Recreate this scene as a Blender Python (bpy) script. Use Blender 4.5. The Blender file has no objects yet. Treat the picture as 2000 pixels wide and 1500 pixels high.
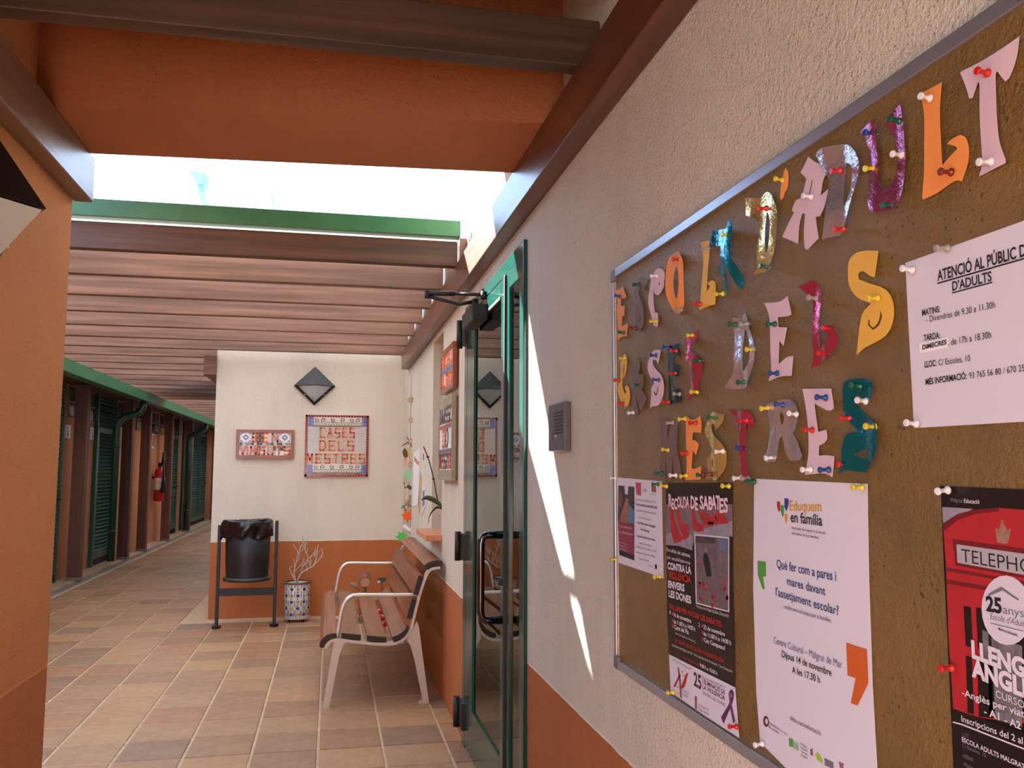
import bpy, bmesh, math, random
from mathutils import Vector, Matrix
from mathutils.geometry import tessellate_polygon
random.seed(7)
S = bpy.context.scene
C = S.collection

# ------------------------------------------------------------------ camera
YAW, PIT, ROL, FPX = .2054, .0984, .0027, 1690.0
CAM = Vector((0, 0, 1.4))
fwd = Vector((math.sin(YAW)*math.cos(PIT), math.cos(YAW)*math.cos(PIT), math.sin(PIT)))
r0 = Vector((math.cos(YAW), -math.sin(YAW), 0)); u0 = r0.cross(fwd)
rt = math.cos(ROL)*r0 + math.sin(ROL)*u0
up = -math.sin(ROL)*r0 + math.cos(ROL)*u0
cd = bpy.data.cameras.new('camera'); cam = bpy.data.objects.new('camera', cd); C.objects.link(cam)
cd.sensor_fit = 'HORIZONTAL'; cd.sensor_width = 36; cd.lens = 36*FPX/2000; cd.clip_start = .02; cd.clip_end = 300
cam.matrix_world = Matrix(((rt.x, up.x, -fwd.x, CAM.x), (rt.y, up.y, -fwd.y, CAM.y), (rt.z, up.z, -fwd.z, CAM.z), (0, 0, 0, 1)))
S.camera = cam

def pl(ax, v, x, y):
    """the point of the plane X, Y or Z = v seen at a measured photo point"""
    d = rt*((x-1000)/FPX) + up*((750-y)/FPX) + fwd
    i = 'XYZ'.index(ax)
    return CAM + d*((v-CAM[i])/d[i])
def proj(p):
    d = Vector(p)-CAM; w = d.dot(fwd)
    return (1000+FPX*d.dot(rt)/w, 750-FPX*d.dot(up)/w) if w > .05 else None

# ------------------------------------------------------------------ sky, sun, exposure
W = bpy.data.worlds.new('sky'); S.world = W; W.use_nodes = True
bg = W.node_tree.nodes['Background']; bg.inputs[0].default_value = (.47, .68, 1.0, 1); bg.inputs[1].default_value = 7.3
sd = bpy.data.lights.new('sun', 'SUN'); sd.energy = 85; sd.angle = .009; sd.color = (1, .98, .95)
sun = bpy.data.objects.new('sun', sd); C.objects.link(sun)
sun.rotation_euler = Vector((.6, -1, -.85)).to_track_quat('-Z', 'Y').to_euler()
S.view_settings.view_transform = 'Standard'; S.view_settings.look = 'None'
S.view_settings.gamma = 1; S.view_settings.use_curve_mapping = False
S.view_settings.exposure = -0.2

# ------------------------------------------------------------------ materials
def L(c):
    return tuple((x/255/12.92 if x/255 <= .04045 else ((x/255+.055)/1.055)**2.4) for x in c)
MATS = {}
class NT:
    def __init__(s, name):
        s.m = bpy.data.materials.new(name); s.m.use_nodes = True; s.t = s.m.node_tree; s.b = s.t.nodes['Principled BSDF']
    def n(s, t, **kw):
        k = s.t.nodes.new(t)
        for a, b in kw.items():
            if a.startswith('i'): k.inputs[int(a[1:])].default_value = b
            else: setattr(k, a, b)
        return k
    def l(s, a, b): s.t.links.new(a, b)
    def ramp(s, src, pts):
        r = s.n('ShaderNodeValToRGB'); e = r.color_ramp.elements
        while len(e) < len(pts): e.new(.5)
        for k, (p, c) in zip(e, pts): k.position = p; k.color = (*c, 1) if len(c) == 3 else c
        s.l(src, r.inputs[0]); return r.outputs[0]
    def coord(s, kind='Object', scale=(1, 1, 1)):
        tc = s.n('ShaderNodeTexCoord'); mp = s.n('ShaderNodeMapping'); mp.inputs['Scale'].default_value = scale
        s.l(tc.outputs[kind], mp.inputs[0]); return mp.outputs[0]
    def noise(s, vec, scale, detail=4, rough=.6):
        k = s.n('ShaderNodeTexNoise'); k.inputs['Scale'].default_value = scale; k.inputs['Detail'].default_value = detail
        k.inputs['Roughness'].default_value = rough; s.l(vec, k.inputs['Vector']); return k.outputs[0]
    def mix(s, fac, a, b, mode='MIX'):
        k = s.n('ShaderNodeMix', data_type='RGBA', blend_type=mode)
        if isinstance(fac, (int, float)): k.inputs[0].default_value = fac
        else: s.l(fac, k.inputs[0])
        for i, v in ((6, a), (7, b)):
            if isinstance(v, tuple): k.inputs[i].default_value = (*v, 1)
            else: s.l(v, k.inputs[i])
        return k.outputs[2]
    def bump(s, h, strength, dist=.01):
        k = s.n('ShaderNodeBump'); k.inputs['Strength'].default_value = strength; k.inputs['Distance'].default_value = dist
        s.l(h, k.inputs['Height']); s.l(k.outputs[0], s.b.inputs['Normal'])
    def math(s, op, a, b=0.0):
        k = s.n('ShaderNodeMath', operation=op)
        for i, v in ((0, a), (1, b)):
            if isinstance(v, (int, float)): k.inputs[i].default_value = v
            else: s.l(v, k.inputs[i])
        return k.outputs[0]

def mat(name, col, rough=.5, metal=0, spec=.5, noise=0, nscale=30, bump=0, trans=0, coat=0):
    if name in MATS: return MATS[name]
    k = NT(name); b = k.b; c = L(col)
    b.inputs['Base Color'].default_value = (*c, 1); b.inputs['Roughness'].default_value = rough
    b.inputs['Metallic'].default_value = metal; b.inputs['Specular IOR Level'].default_value = spec
    if coat: b.inputs['Coat Weight'].default_value = coat
    if trans: b.inputs['Transmission Weight'].default_value = trans
    if noise or bump:
        v = k.coord(); f = k.noise(v, nscale)
        if noise:
            k.l(k.ramp(f, [(.3, tuple(x*(1-noise) for x in c)), (.7, tuple(min(1, x*(1+noise)) for x in c))]), b.inputs['Base Color'])
        if bump: k.bump(f, bump, .004)
    MATS[name] = k.m; return k.m

def wall_mat(name, top, low, zl, pit=.5, coarse=38.0, bumps=.6):
    """rough render, painted in another colour below height zl"""
    if name in MATS: return MATS[name]
    k = NT(name); v = k.coord('Object')
    geo = k.n('ShaderNodeNewGeometry'); sp = k.n('ShaderNodeSeparateXYZ'); k.l(geo.outputs['Position'], sp.inputs[0])
    wob = k.noise(v, 9, 2)
    z = k.math('ADD', sp.outputs[2], k.math('MULTIPLY', k.math('SUBTRACT', wob, .5), .008))
    low_f = k.math('LESS_THAN', z, zl); lip = k.math('LESS_THAN', z, zl+.008)
    big = k.noise(k.coord('Object', (1, 1, .35)), 1.6, 5, .65); fine = k.noise(v, coarse*2.4, 3)
    vor = k.n('ShaderNodeTexVoronoi', feature='F1'); vor.inputs['Scale'].default_value = coarse; k.l(v, vor.inputs['Vector'])
    msk = k.noise(v, coarse*.12, 3)
    pits = k.math('MULTIPLY', k.math('LESS_THAN', vor.outputs[0], .17), k.math('GREATER_THAN', msk, .52))
    T, Lw = L(top), L(low)
    ct = k.ramp(big, [(.25, tuple(x*.86 for x in T)), (.5, T), (.75, tuple(min(1, x*1.06) for x in T))])
    cl = k.ramp(big, [(.25, tuple(x*.84 for x in Lw)), (.75, tuple(min(1, x*1.1) for x in Lw))])
    c1 = k.mix(low_f, k.mix(lip, ct, tuple(min(1, x*1.18) for x in T)), cl)
    c2 = k.mix(k.math('MULTIPLY', pits, pit), c1, (.09, .055, .035))
    c3 = k.mix(k.math('MULTIPLY', k.math('GREATER_THAN', fine, .66), .25*pit), c2, (.16, .1, .06))
    k.l(c3, k.b.inputs['Base Color']); k.b.inputs['Roughness'].default_value = .9; k.b.inputs['Specular IOR Level'].default_value = .2
    n2 = k.noise(v, coarse*.85, 5, .6)
    h = k.math('SUBTRACT', k.math('ADD', k.math('MULTIPLY', n2, 1.0), k.math('MULTIPLY', fine, .5)), k.math('MULTIPLY', pits, .7))
    k.bump(h, bumps, .012)
    MATS[name] = k.m; return k.m

def wood_mat(name, c1, c2, axis='X', rough=.5, grain=1.0, knots=True, spec=.5, wear=None):
    if name in MATS: return MATS[name]
    k = NT(name)
    sc = {'X': (.6, 14, 14), 'Y': (14, .6, 14), 'Z': (14, 14, .6)}[axis]
    oi = k.n('ShaderNodeObjectInfo'); v = k.coord('Object', sc)
    ad = k.n('ShaderNodeVectorMath', operation='ADD'); k.l(v, ad.inputs[0])
    cm = k.n('ShaderNodeCombineXYZ'); m = k.math('MULTIPLY', oi.outputs['Random'], 40)
    for i in range(3): k.l(m, cm.inputs[i])
    k.l(cm.outputs[0], ad.inputs[1])
    g = k.noise(ad.outputs[0], 2.2, 6, .65); st = k.noise(ad.outputs[0], .55, 3)
    a, b = L(c1), L(c2)
    col = k.ramp(g, [(.3, a), (.7, b)])
    col = k.mix(k.math('MULTIPLY', k.math('SUBTRACT', 1.0, k.ramp(st, [(.38, (0, 0, 0)), (.58, (1, 1, 1))])), .6), col, tuple(x*.5 for x in a))
    if wear: col = k.mix(k.ramp(k.noise(ad.outputs[0], .9, 5), [(.55, (0, 0, 0)), (.72, (1, 1, 1))]), col, L(wear))
    k.l(col, k.b.inputs['Base Color']); k.b.inputs['Roughness'].default_value = rough; k.b.inputs['Specular IOR Level'].default_value = spec
    k.bump(g, .25*grain, .003); MATS[name] = k.m; return k.m

def tile_mat():
    k = NT('terracotta floor tile')
    geo = k.n('ShaderNodeNewGeometry'); mp = k.n('ShaderNodeMapping', vector_type='POINT')
    mp.inputs['Scale'].default_value = (1/.32, 1/.32, 0); mp.inputs['Location'].default_value = (.03/.32+.0, -4.58/.32, 0)
    k.l(geo.outputs['Position'], mp.inputs[0])
    fl = k.n('ShaderNodeVectorMath', operation='FLOOR'); k.l(mp.outputs[0], fl.inputs[0])
    wn = k.n('ShaderNodeTexWhiteNoise', noise_dimensions='2D'); k.l(fl.outputs[0], wn.inputs['Vector'])
    cols = [(0, (146, 112, 84)), (.25, (166, 130, 96)), (.45, (124, 100, 82)), (.6, (176, 138, 98)), (.8, (156, 108, 80)), (1, (114, 94, 80))]
    base = k.ramp(wn.outputs[0], [(p, L(c)) for p, c in cols])
    v = k.coord('Object'); n = k.noise(v, 14, 6, .65); n2 = k.noise(v, 3, 4)
    c = k.mix(.35, base, k.ramp(n, [(.3, L((124, 92, 68))), (.7, L((190, 152, 114)))]))
    c = k.mix(k.math('MULTIPLY', k.math('SUBTRACT', n2, .35), .35), c, L((205, 165, 130)))
    k.l(c, k.b.inputs['Base Color']); k.b.inputs['Roughness'].default_value = .42; k.b.inputs['Specular IOR Level'].default_value = .35
    k.bump(n, .12, .004); return k.m

def cork_mat():
    k = NT('painted cork'); v = k.coord('Object')
    n = k.noise(v, 120, 4, .7); n2 = k.noise(v, 6, 4)
    vor = k.n('ShaderNodeTexVoronoi'); vor.inputs['Scale'].default_value = 85; k.l(v, vor.inputs['Vector'])
    msk = k.noise(v, 11, 4)
    pit = k.math('MULTIPLY', k.math('LESS_THAN', vor.outputs[0], .2), k.math('GREATER_THAN', msk, .56))
    c = k.ramp(n2, [(.3, L((112, 84, 34))), (.7, L((132, 100, 44)))])
    c = k.mix(k.math('MULTIPLY', pit, .6), c, L((70, 44, 16)))
    k.l(c, k.b.inputs['Base Color']); k.b.inputs['Roughness'].default_value = .27; k.b.inputs['Specular IOR Level'].default_value = .55
    k.bump(k.math('SUBTRACT', n, k.math('MULTIPLY', pit, .5)), 1.0, .006); return k.m

def glass_mat():
    k = NT('door glass'); nd = k.t.nodes; out = nd['Material Output']; nd.remove(k.b)
    fr = k.n('ShaderNodeFresnel'); fr.inputs[0].default_value = 1.5
    tr = k.n('ShaderNodeBsdfTransparent'); tr.inputs[0].default_value = (.72, .8, .78, 1)
    gl = k.n('ShaderNodeBsdfGlossy'); gl.inputs['Roughness'].default_value = .0; gl.inputs[0].default_value = (.95, 1, .98, 1)
    mx = k.n('ShaderNodeMixShader'); k.l(fr.outputs[0], mx.inputs[0]); k.l(tr.outputs[0], mx.inputs[1]); k.l(gl.outputs[0], mx.inputs[2])
    k.l(mx.outputs[0], out.inputs[0]); return k.m
def sheet_mat():
    k = NT('translucent white roofing'); nd = k.t.nodes; out = nd['Material Output']; nd.remove(k.b)
    a = k.n('ShaderNodeBsdfTranslucent'); a.inputs[0].default_value = (.58, .58, .58, 1)
    b = k.n('ShaderNodeBsdfDiffuse'); b.inputs[0].default_value = (.68, .68, .68, 1)
    mx = k.n('ShaderNodeMixShader'); mx.inputs[0].default_value = .35
    k.l(a.outputs[0], mx.inputs[1]); k.l(b.outputs[0], mx.inputs[2]); k.l(mx.outputs[0], out.inputs[0]); return k.m

CREAM, ORANGE = (218, 210, 194), (184, 112, 68)
M_WR = wall_mat('rough cream render above burnt orange', CREAM, ORANGE, .71, .55, 95, .8)
M_WB = wall_mat('smooth cream render above burnt orange', (222, 213, 198), ORANGE, .71, .05, 24, .3)
M_WL = wall_mat('rough orange render', (200, 136, 90), (184, 118, 76), .742, .4, 80, .6)
M_SH = wall_mat('orange render in corridor', (186, 124, 88), (186, 124, 88), -5, .1, 30, .3)
M_TILE = tile_mat(); M_CORK = cork_mat(); M_GLASS = glass_mat(); M_SHEET = sheet_mat()
M_GROUT = mat('pale grout', (186, 160, 132), .9, noise=.15, nscale=20)
M_JOIST = wood_mat('reddish brown stained joist', (108, 76, 60), (152, 112, 92), 'X', .55)
M_TIMB = wood_mat('dark brown timber', (60, 42, 32), (92, 66, 50), 'X', .6)
M_BEAM = wood_mat('brown varnished beam', (84, 48, 34), (118, 72, 50), 'Y', .34, spec=.6)
M_BEAML = wood_mat('brown varnished left beam', (92, 66, 52), (136, 106, 88), 'Y', .36, spec=.6)
M_POST = wood_mat('dark brown post', (84, 50, 38), (112, 70, 52), 'Z', .6)
M_BENCH = wood_mat('tropical bench wood', (118, 68, 40), (150, 92, 58), 'Y', .4, wear=(140, 96, 68))
M_ALU = mat('silver painted aluminium', (190, 186, 180), .38, .35)
M_BLK = mat('black end cap', (26, 22, 22), .5)
M_GRN = mat('dark green lacquered metal', (12, 66, 58), .16, 0, .6)
M_GUT = mat('green painted gutter', (46, 104, 66), .45, noise=.12, nscale=9)
M_SHUT = mat('dark green shutter', (34, 88, 76), .3)
M_PIPE = mat('dark green pipe', (16, 62, 50), .35)
M_BLACK = mat('black powder coated steel', (34, 35, 38), .45, .2)
M_GLOSSB = mat('gloss black handle', (6, 6, 7), .08, 0, .7, coat=.6)
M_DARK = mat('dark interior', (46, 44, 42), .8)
M_CONC = mat('grey concrete', (120, 112, 104), .85, noise=.2, nscale=8)
M_KERB = mat('worn terracotta kerb', (170, 138, 112), .8, noise=.18, nscale=7)
M_FRAME = mat('anodised aluminium frame', (172, 176, 190), .35, .75)
M_WHITE = mat('white paper', (212, 208, 222), .7)
M_BLACKP = mat('black print', (22, 18, 20), .4)

# ------------------------------------------------------------------ mesh builder
class MB:
    def __init__(s): s.v = []; s.f = []; s.sm = []; s.mi = []; s.cm = 0
    def add(s, vs, fs, smooth=False):
        o = len(s.v); s.v += [tuple(p) for p in vs]
        for f in fs: s.f.append(tuple(i+o for i in f)); s.sm.append(smooth); s.mi.append(s.cm)
        return s
    def box(s, x0, x1, y0, y1, z0, z1):
        return s.add([(x, y, z) for z in (z0, z1) for y in (y0, y1) for x in (x0, x1)],
                     [(0, 2, 3, 1), (4, 5, 7, 6), (0, 1, 5, 4), (2, 6, 7, 3), (0, 4, 6, 2), (1, 3, 7, 5)])
    def hexa(s, a, b):   # two quads of 3d points, same winding
        return s.add(list(a)+list(b), [(3, 2, 1, 0), (4, 5, 6, 7), (0, 1, 5, 4), (1, 2, 6, 5), (2, 3, 7, 6), (3, 0, 4, 7)])
    def prism(s, pts, f, a, b, smooth=False):
        """pts 2d outline, f(u,v,w) -> 3d, extruded from w=a to w=b"""
        n = len(pts); tris = tessellate_polygon([[Vector((p[0], p[1], 0)) for p in pts]])
        vs = [f(p[0], p[1], a) for p in pts]+[f(p[0], p[1], b) for p in pts]
        s.add(vs, [t for t in tris]+[tuple(i+n for i in reversed(t)) for t in tris])
        s.add(vs, [(i, (i+1) % n, n+(i+1) % n, n+i) for i in range(n)], smooth); return s
    def tube(s, pts, r, n=8, closed=False, cap=True):
        pts = [Vector(p) for p in pts]; R = r if isinstance(r, (list, tuple)) else [r]*len(pts)
        vs = []; prev = None
        for i, p in enumerate(pts):
            a = pts[i-1] if i else (pts[-1] if closed else p); b = pts[(i+1) % len(pts)] if (i < len(pts)-1 or closed) else p
            t = (b-a).normalized()
            if prev is None: x = t.orthogonal().normalized()
            else: x = (prev-t*prev.dot(t)).normalized()
            prev = x; y = t.cross(x)
            vs += [p+(x*math.cos(2*math.pi*k/n)+y*math.sin(2*math.pi*k/n))*R[i] for k in range(n)]
        m = len(pts); fs = []
        for i in range(m if closed else m-1):
            j = (i+1) % m
            fs += [(i*n+k, i*n+(k+1) % n, j*n+(k+1) % n, j*n+k) for k in range(n)]
        s.add(vs, fs, True)
        if cap and not closed:
            o = len(s.v)-len(vs); s.f += [tuple(o+k for k in reversed(range(n))), tuple(o+(m-1)*n+k for k in range(n))]; s.sm += [False]*2; s.mi += [s.cm]*2
        return s
    def lathe(s, prof, f=lambda a, b, c: (a, b, c), n=24, smooth=True, cap=True):
        """prof: (r, h); f maps (x, y, h)"""
        vs = [f(r*math.cos(2*math.pi*k/n), r*math.sin(2*math.pi*k/n), h) for r, h in prof for k in range(n)]
        m = len(prof)
        s.add(vs, [(i*n+k, i*n+(k+1) % n, (i+1)*n+(k+1) % n, (i+1)*n+k) for i in range(m-1) for k in range(n)], smooth)
        if cap:
            o = len(s.v)-len(vs); s.f += [tuple(o+k for k in reversed(range(n))), tuple(o+(m-1)*n+k for k in range(n))]; s.sm += [False]*2; s.mi += [s.cm]*2
        return s
    def mesh(s, name, mats):
        me = bpy.data.meshes.new(name); me.from_pydata(s.v, [], s.f)
        for m in (mats if isinstance(mats, (list, tuple)) else [mats]): me.materials.append(m)
        me.polygons.foreach_set('use_smooth', s.sm); me.polygons.foreach_set('material_index', s.mi)
        bm = bmesh.new(); bm.from_mesh(me); bmesh.ops.recalc_face_normals(bm, faces=bm.faces); bm.to_mesh(me); bm.free()
        return me
    def build(s, name, mats, parent=None, bev=0, kind=None):
        ctr = Vector((0, 0, 0))
        if parent is None and s.v:   # origin at the base centre
            xs, ys, zs = zip(*s.v); ctr = Vector(((min(xs)+max(xs))/2, (min(ys)+max(ys))/2, min(zs)))
        elif parent is not None:
            ctr = wloc(parent)
        s.v = [tuple(Vector(p)-ctr) for p in s.v]
        o = bpy.data.objects.new(name, s.mesh(name, mats)); C.objects.link(o)
        if parent is None: o.location = ctr
        else: o.parent = parent
        if bev:
            m = o.modifiers.new('bevel', 'BEVEL'); m.width = bev; m.segments = 2; m.limit_method = 'ANGLE'
        if kind: o['kind'] = kind
        return o
def wloc(o):
    l = o.location.copy(); p = o.parent
    while p: l += p.location; p = p.parent
    return l
def empty(name, loc):
    o = bpy.data.objects.new(name, None); o.empty_display_size = .1; o.location = loc; C.objects.link(o); return o
def tag(o, label, cat, group=None):
    o['label'] = label; o['category'] = cat
    if group: o['group'] = group
    return o
def lab(o, label): o['label'] = label; return o
def box(name, m, x0, x1, y0, y1, z0, z1, parent=None, bev=0, kind=None):
    return MB().box(x0, x1, y0, y1, z0, z1).build(name, m, parent, bev, kind)

XW, YB, ZJ = .704, 8.65, 2.5      # right wall plane, back wall plane, underside of the joists
XL = -.912                         # near left wall plane

# ------------------------------------------------------------------ setting: ground, floor, walls, roof
box('ground', M_CONC, -14, 8, -8, 40, -.16, -.06, kind='structure')
floor = box('floor', M_GROUT, -2.955, XW+.02, -1.5, 26.2, -.06, 0.0, kind='structure')
# tiles: pitch .32 m
P = .32; base_tile = MB(); g = .006
hw = P/2-g
base_tile.add([(-hw, -hw, 0), (hw, -hw, 0), (hw, hw, 0), (-hw, hw, 0), (-hw+.004, -hw+.004, .005), (hw-.004, -hw+.004, .005), (hw-.004, hw-.004, .005), (-hw+.004, hw-.004, .005)],
              [(4, 5, 6, 7), (0, 1, 5, 4), (1, 2, 6, 5), (2, 3, 7, 6), (3, 0, 4, 7)])
tiles = []
for i in range(-9, 2):
    for j in range(-19, 67):
        x = -.03+P*(i+.5); y = 4.58+P*(j+.5)
        if x < -2.8 or x > .62: continue
        if y > YB-.1 and x > -1.2: continue
        if y < 3.9 and x < -3: continue
        q = [proj((x+a*hw, y+b*hw, 0)) for a, b in ((-1, -1), (1, -1), (1, 1), (-1, 1))]
        area = 0
        if all(q) and y > 3.9 and any(-20 < p[0] < 2000 and p[1] < 1520 for p in q) and not (x > .6 and y < 4.2) and q[2][0] > 75-(1500-q[2][1])*-.056:
            area = abs(sum(q[k][0]*q[(k+1) % 4][1]-q[(k+1) % 4][0]*q[k][1] for k in range(4)))/2
        tiles.append((area, x, y))
tiles.sort(reverse=True)
tm = base_tile.mesh('tile', M_TILE)
for a, x, y in tiles[:298]:
    o = bpy.data.objects.new('tile', tm); C.objects.link(o); o.parent = floor
    o.location = Vector((x, y, random.uniform(-.0012, .0004)))-wloc(floor)
rest = MB()
for a, x, y in tiles[298:]:
    rest.add([(p[0]+x, p[1]+y, p[2]) for p in base_tile.v], base_tile.f)
for j in range(-19, 13):   # cut tiles along the right wall
    y = 4.58+P*(j+.5); rest.box(.616, .70, y-hw, y+hw, -.002, .005)
rest.build('tile_field', M_TILE, floor, kind='stuff')
# drain channel and kerb on the left side of the corridor
box('floor_drain_channel', M_CONC, -3.06, -2.955, 3.3, 26.2, -.06, -.008, kind='structure')
box('floor_kerb', M_KERB, -3.6, -3.06, 3.3, 26.2, -.06, .012, kind='structure')

# right wall with door opening and window niche (pieces butt, seams are coplanar)
DY0, DY1, DZ = 3.10, 4.56, 2.26
NY0, NY1, NZ0, NZ1 = 5.58, 6.14, .97, 2.30
w = MB()
w.box(XW, 1.05, -1.5, DY0, -.05, 3.3); w.box(XW, 1.05, DY0, DY1, DZ, 3.3); w.box(XW, 1.05, DY1, NY0, -.05, 3.3)
w.box(XW, 1.05, NY0, NY1, -.05, NZ0); w.box(XW, 1.05, NY0, NY1, NZ1, 3.3); w.box(XW, 1.05, NY1, YB+.3, -.05, 3.3)
w.build('wall_right', M_WR, kind='structure')
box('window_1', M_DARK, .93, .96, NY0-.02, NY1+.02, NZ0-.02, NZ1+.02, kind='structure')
# back wall and the side wall of the corridor behind it
box('wall_back', M_WB, -1.09, XW, YB, YB+.3, -.05, 2.662, kind='structure')
box('wall_corridor_right', M_WB, -1.09, -.79, YB+.3, 26.2, -.05, 2.499, kind='structure')
box('wall_corridor_end', M_SH, -3.9, -.7, 26.2, 26.5, -.05, 3.0, kind='structure')
# left wall near the camera
w = MB(); w.box(XL-.35, XL, 1.1, 3.225, -.05, 3.3); w.box(XL-.35, XL, -1.5, 1.1, 2.5, 3.3); w.build('wall_left', M_WL, kind='structure')
box('wall_rear_light_block', M_WB, XL-.35, 1.05, -1.7, -1.5, -.05, 3.3, kind='structure')  # added unseen wall, keeps light from behind off the lintel face
box('ceiling_light_block', M_TIMB, XL, XW, -1.5, 2.08, 2.65, 2.68, kind='structure')  # added low dark ceiling, out of view; cuts light on the lintel face
box('wall_courtyard_sun_block', mat('grey white render of added wall', (190, 188, 186), .9), -3.8, -3.6, -4, 3.3, -.05, 3.6, kind='structure')  # added unseen wall, blocks sky and sun on the open left side
# lintel wall bridging the passage, slightly out of square
w = MB(); nx, fx = (2.80, 2.58), (3.19, 3.06)
w.hexa([(XL, nx[0], ZJ), (XW, nx[1], ZJ), (XW, fx[1], ZJ), (XL, fx[0], ZJ)], [(XL, nx[0], 3.3), (XW, nx[1], 3.3), (XW, fx[1], 3.3), (XL, fx[0], 3.3)])
w.build('wall_lintel', wall_mat('shade-darkened orange render of the lintel', (170, 108, 74), (170, 108, 74), -5, .4, 70, .7), kind='structure')  # darker orange than the walls stands in for shade on the lintel
# unseen roof slab added to block sun; slanted edge shapes the sunlit wedge
w = MB(); poly = [(-1.5, -1.5), (1.1, -1.5), (1.1, 3.71), (.75, 3.95), (-1.2, 5.33), (-1.5, 3.3)]
w.prism(poly, lambda a, b, c: (a, b, c), 3.3, 3.42)
sl = w.build('ceiling_sun_blocker', M_TIMB, kind='structure')
MB().tube([(-.88, 4.9, 3.30), (-.88, 5.27, 3.30)], .028, 10).build('shadow_bar', M_CONC, sl)  # added bar; its shadow breaks the sunlit wedge on the right wall

# corridor building on the left: wall, eave
w = MB(); w.box(-3.6, -3.3, 3.3, 26.2, -.05, 2.9)
w.build('wall_corridor_left', M_SH, kind='structure')
box('ceiling_eave', M_POST, -3.5, -2.735, 3.3, 26.2, 2.47, 2.52, kind='structure')

# translucent roofing over the joists; joists are its pieces
ceil = box('ceiling', M_SHEET, -2.80, XW, 4.68, 26.2, 2.665, 2.672, kind='structure')
JY = [4.60, 5.22, 5.85, 6.47, 7.10, 7.72, 8.35] + [8.97+.62*k for k in range(28)]
for k, y in enumerate(JY):
    x1 = .652 if y < YB else -1.10
    o = box('joist', M_TIMB if k == 0 else M_JOIST, -2.86, x1, y, y+.06, ZJ+.001, 2.64 if k == 0 else 2.66, ceil, bev=.004)  # first joist's backlit shade is put into a darker wood colour
    if k == 0: lab(o, 'darkest joist at the open edge of the roof')

# ------------------------------------------------------------------ beams and timbers
b = MB().box(.636, XW, -1.4, 8.2, 2.34, ZJ).build('wall_beam', M_BEAM, bev=.005)
tag(b, 'long brown varnished beam running along the cream right wall under the joists', 'beam')
box('blocking_board', M_BEAM, .664, .703, 4.60, 8.60, ZJ+.001, 2.66, b)
o = MB().box(.648, .70, 3.1, 4.55, ZJ, ZJ+.012).build('flashing', mat('copper flashing', (150, 80, 50), .5), b)
b = MB().box(XL, -.848, -1.4, 3.243, 2.34, ZJ).build('wall_beam', M_BEAML, bev=.005)
tag(b, 'greyish brown beam on the orange left wall, its end against the sky', 'beam')
b = MB().box(-.93, .70, 2.185, 2.245, ZJ, 2.635).build('cross_timber', M_TIMB, bev=.004)
tag(b, 'dark brown timber crossing overhead at the top of the picture', 'beam')
b = MB().box(-1.205, -1.09, 8.60, 26, 2.29, 2.48).build('wall_beam', M_JOIST, bev=.004)
tag(b, 'brown beam whose end shows at the top left corner of the back wall', 'beam')

# gutters
def gutter(pts, a, b_, along, name, label):
    m = MB()
    if along == 'X': m.prism(pts, lambda u, v, w: (w, u, v), a, b_)
    else: m.prism(pts, lambda u, v, w: (u, w, v), a, b_)
    return tag(m.build(name, M_GUT, bev=.004), label, 'gutter')
gutter([(4.545, 2.652), (4.62, 2.652), (4.62, 2.735), (4.612, 2.735), (4.612, 2.66), (4.553, 2.66), (4.553, 2.742), (4.545, 2.742)], -2.6, .66, 'X', 'gutter', 'green gutter across the roof opening above the darkest joist')
gutter([(-2.60, 2.36), (-2.60, 2.497), (-2.612, 2.497), (-2.612, 2.372), (-2.72, 2.372), (-2.72, 2.47), (-2.73, 2.47), (-2.73, 2.36)], 4.7, 26.0, 'Y', 'gutter', 'long green gutter receding down the left side of the corridor')

# ------------------------------------------------------------------ left corridor: posts, pipes, shutters, glass blocks
for k, (y, wd) in enumerate([(9.3, .15), (11.8, .15), (14.38, .15), (15.74, .14), (17.87, .15), (20.35, .15), (24.9, .12)]):
    t = empty('wooden_post', (-3.10, y+wd/2, 0))
    tag(t, ['brown wooden post hidden beside the near orange wall', 'brown wooden post nearest the camera in the left corridor', 'brown wooden post just behind the first dark green downpipe',
            'brown wooden post between the first downpipe and the fire extinguisher', 'brown wooden post right behind the red fire extinguisher',
            'brown wooden post beside the second dark green downpipe', 'farthest brown wooden post before the corridor end'][k], 'post', 'posts of the left corridor')
    box('shaft', M_POST, -3.18, -3.03, y, y+wd, .05, 2.46, t, bev=.006)
    box('foot_plate', M_CONC, -3.185, -3.025, y-.005, y+wd+.005, .012, .05, t)
def downpipe(y, label):
    t = empty('downpipe', (-3.0, y, 0))
    pts = [(-2.66, y, 2.358), (-2.66, y, 2.28), (-2.70, y, 2.20), (-2.80, y, 2.16), (-2.90, y, 2.14), (-2.97, y, 2.08), (-3.0, y, 1.98), (-3.0, y, .10)]
    MB().tube(pts, .05, 12).build('pipe', M_PIPE, t)
    for z in (.5, 1.7): MB().tube([(-3.0, y, z), (-3.0, y, z+.03)], .056, 12).build('clamp', M_PIPE, t)
    tag(t, label, 'downpipe')
downpipe(13.25, 'dark green downpipe nearest the camera, bending back under the corridor gutter')
downpipe(19.7, 'dark green downpipe farther down the corridor, beside the double shutters')

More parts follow.
